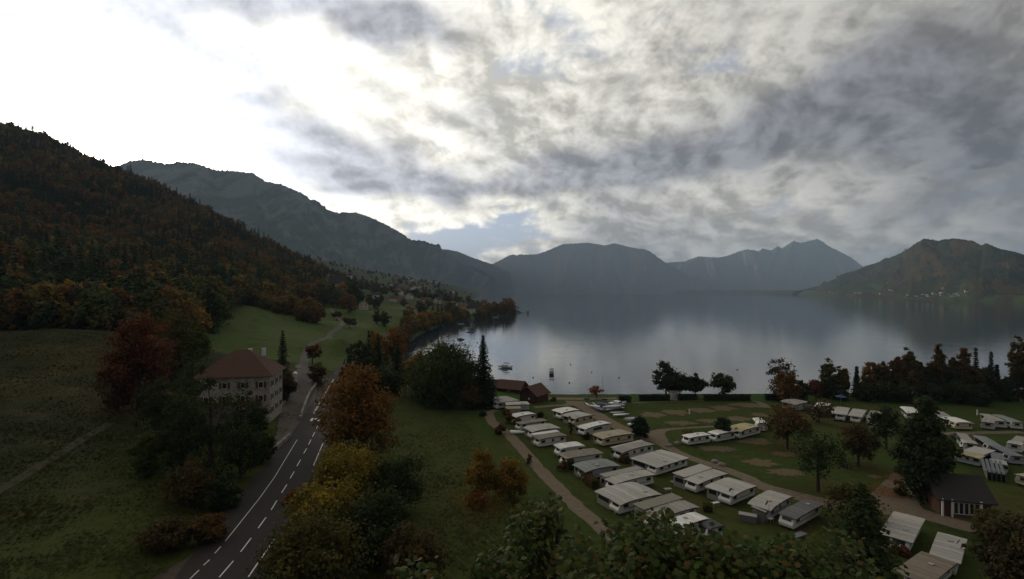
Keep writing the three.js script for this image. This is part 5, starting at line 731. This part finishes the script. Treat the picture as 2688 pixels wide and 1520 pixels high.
boat(zb(970, 630), 4.2, 1.7, 2.2, 'boat wrapped in a dull blue tarpaulin', { deck: 'tarp', hull: 'tarp', cover: true });
boat(zb(1330, 610), 5.6, 2.0, -2.7, 'lilac covered boat with white bow pointing to the drive', { deck: 'lilac', hull: 'white', cover: true, lift: 0.5, trailer: true });
boat(zb(1500, 545), 5, 1.9, -0.9, 'white sailing boat on a trailer at the lawn edge', { deck: 'white', lift: 0.6, trailer: true, cabin: 'white' });
boat(zb(1580, 500), 4.4, 1.7, 0.5, 'pale green covered dinghy behind the trailer boat', { deck: 'grey', cover: true, lift: 0.4 });
boat(zb(1510, 715), 3.8, 1.3, 0.1, 'grey rowing boat lying behind a white one', { deck: 'grey', hull: 'grey', H: 0.4 });
boat(zb(1615, 785), 4.1, 1.4, 0.15, 'white rowing boat lying alone on the lawn', { deck: 'white', H: 0.5 });
boat(zb(1910, 940), 4.4, 1.7, 3.5, 'white boat with grey cover left of the cypress', { deck: 'grey', cover: true, H: 0.8 });
boat(zb(1920, 1045), 2.6, 1.1, 0.6, 'little white dinghy at the foot of the cypress', { deck: 'white', H: 0.5 });
boat(z6(440, 428), 3.8, 1.4, 0, 'upturned white rowing boat beside the gravel path', { deck: 'white', upside: true, H: 0.5 });
boat(z9(90, 730), 2.6, 1.2, 0.3, 'small white dinghy behind the copper lawn tree', { deck: 'white', H: 0.5 });
{ const g = GG(zb(770, 480)), t = thing('boat_cradle', 'white twin frame boat cradle on the grass', 'cradle', [g.x, height(g.x, g.z), g.z], 0.1); for (const x of [-1, 1]) { part('float', new THREE.CapsuleGeometry(0.2, 3.6, 4, 10).rotateX(Math.PI / 2).translate(x, 0.35, 0), MB.white, t); } for (const z of [-1.2, 0, 1.2]) part('crossbar', box(2.2, 0.08, 0.1, 0, 0.55, z), MB.grey, t); }
// buoys
for (const [p, l] of [[za(1097, 475), 'dark round buoy between the two motor boats'], [za(2005, 155), 'dark buoy farthest out in front of the campsite'], [za(2515, 340), 'dark buoy far right of the moored boats'], [za(1970, 600), 'dark buoy nearest to the shingle'], [z8(975, 300), 'dark buoy off the lone shore tree'], [z5(2165, 387), 'dark buoy off the small round tree']]) { const g = plane(p[0], p[1], 0), t = thing('buoy', l, 'buoy', [g.x, 0, g.z], 0, 'mooring buoys'); part('ball', new THREE.SphereGeometry(0.26, 14, 10).translate(0, 0.12, 0), MB.black, t); part('ring', new THREE.TorusGeometry(0.09, 0.025, 6, 12).translate(0, 0.5, 0), MC.metal, t); }
// mast, benches, posts, kiosk, parasol
{ const g = G(1582, 1050), t = thing('flagpole', 'tall thin mast beside the small round tree', 'mast', [g.x, height(g.x, g.z), g.z]); part('pole', new THREE.CylinderGeometry(0.05, 0.08, 7, 8).translate(0, 3.5, 0), MB.grey, t); part('base', new THREE.CylinderGeometry(0.25, 0.3, 0.2, 10).translate(0, 0.1, 0), MC.dark, t); }
for (const [p, l] of [[zb(640, 360), 'dark bench at the shingle left of the small round tree'], [zb(1140, 375), 'dark bench right of the small round tree'], [zb(1310, 380), 'pale bench at the right end of the shingle']]) { const g = GG(p), t = thing('park_bench', l, 'bench', [g.x, height(g.x, g.z), g.z]); part('seat', box(1.7, 0.06, 0.45, 0, 0.45, 0), l.startsWith('pale') ? MC.beige : MB.black, t); part('backrest', box(1.7, 0.4, 0.05, 0, 0.75, 0.22), l.startsWith('pale') ? MC.beige : MB.black, t); for (const x of [-0.7, 0.7]) part('leg', box(0.08, 0.45, 0.4, x, 0.22, 0), MC.metal, t); }
{ const g = GG(z8(425, 555)), t = thing('kiosk', 'small white beach kiosk with open door under the shore trees', 'kiosk', [g.x, height(g.x, g.z), g.z]); part('wall', box(2.2, 2.3, 1.6, 0, 1.15, 0), mat([0.5, 0.47, 0.43], 0.8, { map: texStone }), t); part('roof', box(2.6, 0.14, 2, 0, 2.37, 0), MC.grey, t); part('door', box(0.8, 1.7, 0.05, 0.3, 0.85, 0.81), MC.frame, t); part('step', box(1.1, 0.2, 0.5, 0.3, 0.1, 1.06), MC.light, t); }
{ const g = plane(...z8(425, 520), 0.5), t = thing('bathing_jetty', 'dark bathing jetty behind the white kiosk', 'jetty', [g.x, 0, g.z]); for (let i = 0; i < 14; i++) part('plank', box(0.95, 0.12, 2.2, (i - 6.5), 0.75, 0), MC.trim, t); for (const x of [-6, -3, 0, 3, 6]) part('pile', new THREE.CylinderGeometry(0.12, 0.12, 3, 8).translate(x, -0.5, 0.6), MC.trim, t); }
{ const g = GG(z9(300, 622)), t = thing('parasol', 'blue parasol behind the curved ribbed caravan', 'parasol', [g.x, height(g.x, g.z), g.z]); part('canopy', new THREE.ConeGeometry(1.5, 0.6, 8).translate(0, 2.3, 0), mat([0.03, 0.05, 0.16], 0.8), t); part('pole', new THREE.CylinderGeometry(0.03, 0.03, 2.2, 6).translate(0, 1.1, 0), MC.metal, t); }
for (const [p, l] of [[z8(560, 685), 'white post standing in the shore lawn'], [z8(320, 565), 'small white post by the shore path'], [z9(1540, 725), 'white post behind the stepped roof caravan']]) { const g = GG(p), t = thing('marker_post', l, 'post', [g.x, height(g.x, g.z), g.z]); part('post', new THREE.CylinderGeometry(0.16, 0.18, 1.3, 8).translate(0, 0.65, 0), MB.white, t); part('cap', new THREE.ConeGeometry(0.22, 0.16, 8).translate(0, 1.38, 0), MB.grey, t); }
for (const [p, l] of [[z8(780, 1105), 'pale boulders at the edge of the drive'], [z8(840, 1130), 'smaller pale boulder at the drive edge'], [z8(385, 965), 'pale stone at the corner of the turning loop'], [z8(455, 945), 'dark boulder by the first caravan of the trio']]) { const g = GG(p), s = new THREE.IcosahedronGeometry(0.55, 2), q = s.attributes.position; for (let i = 0; i < q.count; i++) { const k = 1 + 0.3 * n2(q.getX(i) * 3 + g.x, q.getY(i) * 3 + q.getZ(i)); q.setXYZ(i, q.getX(i) * k * 1.4, q.getY(i) * k * 0.8, q.getZ(i) * k); } s.computeVertexNormals(); const m = solo('boulder', s, MW.stone, l, 'boulder'); m.position.set(g.x, height(g.x, g.z) + 0.2, g.z); }
// ---------- houses ----------
const MHo = { plaster: mat([0.55, 0.53, 0.49], 0.9, { map: texPlain }), cream: mat([0.5, 0.45, 0.36], 0.9, { map: texPlain }), wood: mat([0.1, 0.055, 0.035], 0.9, { map: rep(texPlank, 1) }), redwood: mat([0.085, 0.04, 0.03], 0.9, { map: rep(texPlank, 1) }), tile: mat([0.1, 0.055, 0.04], 0.9, { map: texTile, bumpMap: texTile, bumpScale: 0.02 }), darktile: mat([0.05, 0.043, 0.04], 0.9, { map: texTile, bumpMap: texTile, bumpScale: 0.02 }), slate: mat([0.07, 0.065, 0.065], 0.85, { map: texTile }), stone: MW.stone };
function gableRoof(w, d, rh, over, th = 0.22) {             // ridge along x
  const s = new THREE.Shape(), h = d / 2 + over, y = rh * (1 + over / (d / 2)), a = rh - y; s.moveTo(-h, a); s.lineTo(0, rh); s.lineTo(h, a); s.lineTo(h, a + th); s.lineTo(0, rh + th * 1.3); s.lineTo(-h, a + th); const g = new THREE.ExtrudeGeometry(s, { depth: w + over * 2, bevelEnabled: false }); g.translate(0, 0, -w / 2 - over); g.rotateY(Math.PI / 2);
  const p = g.attributes.position, u = []; for (let i = 0; i < p.count; i++) u.push(p.getX(i) / 6, (p.getZ(i) + p.getY(i)) / 6); g.setAttribute('uv', new THREE.Float32BufferAttribute(u, 2)); return g;
}
function wallGeo(w, d, h, rh) { const s = new THREE.Shape(); s.moveTo(-d / 2, -1); s.lineTo(d / 2, -1); s.lineTo(d / 2, h); s.lineTo(0, h + rh); s.lineTo(-d / 2, h); const g = new THREE.ExtrudeGeometry(s, { depth: w, bevelEnabled: false }); g.translate(0, 0, -w / 2); g.rotateY(Math.PI / 2); const p = g.attributes.position, u = []; for (let i = 0; i < p.count; i++) u.push((p.getX(i) + p.getZ(i)) / 3, p.getY(i) / 3); g.setAttribute('uv', new THREE.Float32BufferAttribute(u, 2)); return g; }
function hipRoof(w, d, rh, over) { const W = w / 2 + over, D = d / 2 + over, r = Math.max(0.3, W - D), P = [], U = [], q = (...v) => v.forEach(([x, y, z]) => { P.push(x, y, z); U.push(x / 5, (z + y) / 5); }); const A = [-W, 0, D], B = [W, 0, D], C = [W, 0, -D], E = [-W, 0, -D], R = [r, rh, 0], L = [-r, rh, 0]; q(A, B, R, A, R, L, B, C, R, C, E, L, C, L, R, E, A, L, A, E, C, A, C, B); const g = new THREE.BufferGeometry(); g.setAttribute('position', new THREE.Float32BufferAttribute(P, 3)); g.setAttribute('uv', new THREE.Float32BufferAttribute(U, 2)); g.computeVertexNormals(); return g; }
function house(name, label, cat, x, z, turn, o) {
  const t = thing(name, label, cat, [x, (o.y ?? height(x, z)), z], turn, o.group), { w, d, h, rh } = o;
  part('wall', o.hip ? box(w, h + 1, d, 0, (h - 1) / 2, 0) : wallGeo(w, d, h, rh - 0.05), o.wall, t);
  const roof = part('roof', o.hip ? hipRoof(w, d, rh, o.over ?? 0.6) : gableRoof(w, d, rh, o.over ?? 0.6), o.roof, t); roof.position.y = h + 0.02;
  for (const [cx, cz] of o.chimney ?? []) part('chimney', box(0.7, 1.6, 0.7, cx, rh * 0.8 + 0.4, cz), MHo.plaster, roof);
  const win = (px, py, pz, ry, ww, wh) => { const f = part('window', box(ww, wh, 0.1), MHo.plaster, t); f.position.set(px, py, pz); f.rotation.y = ry; part('pane', box(ww - 0.2, wh - 0.2, 0.04, 0, 0, 0.045), MC.glass, f); if (o.shutters) { for (const s of [-1, 1]) part('shutter', box(ww * 0.5, wh, 0.06, s * ww * 0.78, 0, 0.02), MHo.wood, f); part('sill', box(ww + 0.2, 0.08, 0.2, 0, -wh / 2 - 0.05, 0.06), MW.concrete, f); } };
  const ww = o.ww ?? 1, wh = o.wh ?? 1.3;
  for (let f = 0; f < (o.floors ?? 1); f++) { const y = 1.6 + f * 2.8; const n = o.nx ?? Math.max(1, Math.floor(w / 3)); for (let i = 0; i < n; i++) win(lerp(-w / 2 + w / n / 2, w / 2 - w / n / 2, n === 1 ? 0.5 : i / (n - 1)), y, d / 2 + 0.03, 0, ww, wh); const m = o.nz ?? Math.max(1, Math.floor(d / 3.5)); for (let i = 0; i < m; i++) for (const s of [-1, 1]) win(s * (w / 2 + 0.03), y, lerp(-d / 2 + d / m / 2, d / 2 - d / m / 2, m === 1 ? 0.5 : i / (m - 1)), s * Math.PI / 2, ww, wh); }
  if (o.balcony) { part('balcony', box(w * 0.8, 0.9, 0.12, 0, 3.6, d / 2 + 1.1), MHo.wood, t); part('balcony_floor', box(w * 0.8, 0.12, 1.1, 0, 3.12, d / 2 + 0.56), MHo.wood, t); }
  if (o.door) { part('door', box(1.1, 2.1, 0.08, o.door, 1.05, d / 2 + 0.045), MHo.redwood, t); }
  return t;
}
const turnTo = (a, b) => Math.atan2(-(b.z - a.z), b.x - a.x);
// the big house above the road
{ const z = -112, x = -59; house('big_house', 'big plastered house with red brown hipped roof and chimneys above the road', 'house', x, z, 0.2, { w: 14, d: 11, h: 9, rh: 5, hip: true, wall: mat([0.36, 0.33, 0.28], 0.95, { map: texStone }), roof: MHo.tile, floors: 3, shutters: true, balcony: true, door: 2, chimney: [[1.5, -0.5], [4.2, -0.8]], over: 0.8, y: 7.2 }); }
house('outbuilding', 'low outbuilding with dark roof beside the big house', 'house', -55, -93, 0.25, { w: 8, d: 6, h: 3, rh: 2.2, wall: MHo.wood, roof: MHo.darktile, door: 1 });
{ const g = GG(zl(545, 500)), t = thing('gate_pillar', 'bright white gate pillar beside the lane', 'pillar', [g.x, height(g.x, g.z), g.z], 0.3); part('shaft', new RoundedBoxGeometry(1.1, 2.6, 1.1, 2, 0.05).translate(0, 1.3, 0), MHo.plaster, t); part('cap', new THREE.ConeGeometry(0.9, 0.7, 4).rotateY(Math.PI / 4).translate(0, 2.95, 0), MB.white, t); }
{ const g = GG(zl(580, 350)), t = thing('gate_pillar', 'small grey white pillar farther up the lane', 'pillar', [g.x, height(g.x, g.z), g.z], 0.3); part('shaft', new RoundedBoxGeometry(1.6, 1.0, 0.5, 2, 0.05).translate(0, 0.5, 0), MHo.plaster, t); part('cap', box(1.8, 0.1, 0.7, 0, 1.06, 0), MW.concrete, t); }
// boathouses
{ const a = plane(...za(400, 790), 2.2), b = plane(...za(830, 820), 2.2); house('boathouse', 'long dark boathouse with low brown roof between spruce and gabled boathouse', 'boathouse', (a.x + b.x) / 2 - 0.2, (a.z + b.z) / 2 - 2.6, turnTo(a, b) - 0.1, { w: 8.2, d: 6, h: 2.6, rh: 1.9, wall: MHo.redwood, roof: MHo.tile, over: 0.5, nx: 1, nz: 1, ww: 0.8, wh: 0.9, y: 0.6 }); }
{ const g = plane(...za(290, 790), 1.6); house('boathouse', 'dark boathouse half hidden by the spruce', 'boathouse', g.x - 0.5, g.z - 3.5, -0.2, { w: 6.5, d: 5.5, h: 2.2, rh: 1.6, wall: MHo.redwood, roof: MHo.darktile, over: 0.5, nx: 1, nz: 1, ww: 0.7, wh: 0.7, y: 0.6 }); }
{ const g = G(...za(1130, 1090)); house('boathouse', 'gabled reddish brown boathouse with a round white sign', 'boathouse', g.x, g.z - 3.4, Math.PI / 2 - 0.62, { w: 6.4, d: 5.6, h: 2.9, rh: 2.0, wall: MHo.redwood, roof: MHo.tile, over: 0.7, nx: 0, nz: 0, y: 1.6 }).add((() => { const m = new THREE.Mesh(new THREE.CylinderGeometry(0.3, 0.3, 0.05, 16).rotateZ(Math.PI / 2), MB.white); m.name = 'sign'; m.position.set(-3.24, 1.6, 0.4); return m; })()); }
{ const g = G(1060, 985); house('lake_hut', 'dark hut with red brown roof beside the bay', 'hut', g.x, g.z, 0.3, { w: 9, d: 6, h: 3, rh: 2, wall: MHo.wood, roof: MHo.tile, nx: 2, nz: 1 }); }
// reception house
{ const g = G(...z10(1990, 775)), t = house('reception_house', 'dark roofed reception house with white columns and a red door', 'house', g.x + 0.9, g.z - 3.2, -0.26, { w: 6.2, d: 6.6, h: 2.5, rh: 2.3, wall: MHo.wood, roof: MHo.darktile, over: 0.5, nx: 0, nz: 0 }); part('entrance', box(4.8, 2.4, 0.1, -0.6, 1.2, 3.37), MHo.wood, t); for (const [x, w] of [[-2.9, 0.22], [-1.75, 0.22], [1.65, 0.3]]) part('column', box(w, 2.5, 0.24, x, 1.25, 3.65), MB.white, t); part('door', box(0.9, 2.1, 0.08, -2.3, 1.05, 3.46), MHo.redwood, t); for (let i = 0; i < 5; i++) { const f = part('window', box(0.55, 1.7, 0.08, 0, 0, 0), MB.white, t); f.position.set(-1.2 + i * 0.62, 1.25, 3.46); part('pane', box(0.42, 1.5, 0.03, 0, 0, 0.045), MC.glass, f); } }
// church on its hill
{ const g = at(893, 775, 720), t = thing('church', 'small dark church with slender spire among trees on the hill', 'church', [g[0], height(g[0], g[2]) + 4, g[2]], 0.15); t.scale.setScalar(1.3); part('nave', wallGeo(22, 11, 9, 8), MHo.cream, t); const r = part('roof', gableRoof(22, 11, 8.3, 0.6), MHo.darktile, t); r.position.y = 9; const tw = part('tower', box(5, 19, 5, 9.5, 8.5, 0), MHo.cream, t); const onion = new THREE.LatheGeometry([[3.1, 0], [3.5, 1], [2.6, 2.2], [1.3, 3], [1.2, 4.2], [1.9, 5], [1.5, 6.2], [0.5, 7.4], [0.25, 10], [0.02, 13]].map(([x, y]) => new THREE.Vector2(x, y)), 14); const sp = part('spire', onion, mat([0.035, 0.042, 0.05], 0.6), t); sp.position.set(9.5, 18, 0); for (const x of [-7, -2.5, 2]) part('window', box(1.2, 3.4, 0.1, x, 5, 5.53), MC.glass, t); part('clock', new THREE.CylinderGeometry(1, 1, 0.1, 16).rotateX(Math.PI / 2).translate(9.5, 15.5, 2.55), MB.white, t); }
// houses on the point and in the village
{ const g = G(1240, 822); house('lake_house', 'white lake house with big steep dark roof on the wooded point', 'house', g.x, g.z, 0.12, { w: 17, d: 13, h: 6, rh: 11, hip: true, wall: MHo.plaster, roof: MHo.darktile, floors: 2, over: 0.9 }); }
{ const g = G(1118, 800); house('farm_house', 'white farmhouse with reddish roof above the lakeside trees', 'house', g.x, g.z, 0.1, { w: 14, d: 11, h: 6.5, rh: 3.5, wall: MHo.plaster, roof: MHo.tile, floors: 2, balcony: true }); }
{ const r = rng(88), model = house('village_house', 'far village house below the rocky mountain range', 'house', -330, -1300, 0.3, { w: 12, d: 10, h: 6, rh: 4, wall: MHo.plaster, roof: MHo.tile, floors: 2, group: 'far village houses', nx: 2, nz: 1 });
  for (let i = 0; i < 14; i++) { const z = -lerp(850, 2200, r()), px = lerp(985, 1215, r()), x = (px - CX) / F * -z; if (polyDist(SHORE, x, z) > -12) continue; dup(model, 'far village house below the rocky mountain range', [x, height(x, z), z], r() * 3, 0.9 + 0.4 * r()); } }
{ const spots = [[1032, 792, 'pale house with reddish roof above the lakeside trees', 'tile'], [985, 783, 'small white house on the slope right of the church', 'darktile'], [1150, 796, 'white house among conifers near the wooded point', 'darktile'], [1075, 784, 'white house with dark roof behind the farmhouse', 'slate'], [955, 812, 'small pale barn on the green slope below the church', 'tile'], [1190, 806, 'low pale house beside the big lake house', 'tile']]; spots.forEach(([px, py, l, rf], i) => { const g = G(px, py); house('slope_house', l, 'house', g.x, g.z, 0.2 + i * 0.4, { w: 11, d: 8.5, h: 5.2, rh: 3.4, wall: i % 2 ? MHo.plaster : MHo.cream, roof: MHo[rf], floors: 2, nx: 3, nz: 2 }); }); }
// villages on the right shore, seen as white dots
{ const r = rng(90), model = house('shore_house', 'tiny white house on the far right shore', 'house', 0, 0, 0.3, { w: 14, d: 11, h: 7, rh: 4, wall: MHo.plaster, roof: MHo.slate, floors: 2, nx: 2, nz: 1, group: 'tiny houses along the far right shore', y: 3 });
  const zr = (x, y) => [1900 + x * 0.306, 580 + y * 0.306], spots = [[700, 608, 6300], [730, 604, 6200], [870, 612, 5300], [910, 606, 5200], [940, 612, 5000], [1045, 610, 4700], [1130, 614, 4400], [1160, 612, 4300], [1175, 616, 4250], [1345, 622, 3600], [1400, 530, 4300], [1425, 588, 3900], [1445, 594, 3850], [1570, 628, 3000], [1580, 634, 2950], [1705, 624, 2750], [1745, 630, 2650], [1752, 640, 2600], [1860, 630, 2500], [1865, 612, 2650], [1930, 622, 2450], [1960, 640, 2350], [1970, 628, 2400], [2000, 618, 2450], [2010, 634, 2300], [2080, 600, 2500], [1880, 575, 2900], [1800, 618, 2650], [1650, 640, 2800]];
  spots.forEach(([x, y, z], i) => { const p = zr(x, y), q = at(p[0], p[1], z * 0.7), pos = [q[0], Math.max(q[1] - 4, 1), q[2]]; if (!i) { model.position.set(...pos); model.scale.setScalar(0.5); } else { dup(model, i === 11 ? 'brightest white house on the right slope above the shore' : i === 10 ? 'white house highest on the right slope' : 'tiny white house on the far right shore', pos, r() * 3, 0.42 + 0.3 * r()); } }); }
// jetty at the point
{ const g = plane(1378, 822, 0.5), t = thing('jetty', 'long wooden jetty with hut at the tip of the wooded point', 'jetty', [g.x, 0, g.z], 0.1); for (let i = 0; i < 12; i++) part('plank', box(1.8, 0.25, 2.6, (i - 8) * 1.9, 1, 0), MHo.wood, t); for (let i = 0; i < 6; i++) part('pile', new THREE.CylinderGeometry(0.18, 0.18, 4, 6).translate((i * 2 - 8) * 1.9, -0.8, 1), MHo.wood, t); part('hut', box(3.2, 2.2, 2.4, 4.5, 2.2, 0), MHo.wood, t); }
renderer.render(scene, camera);
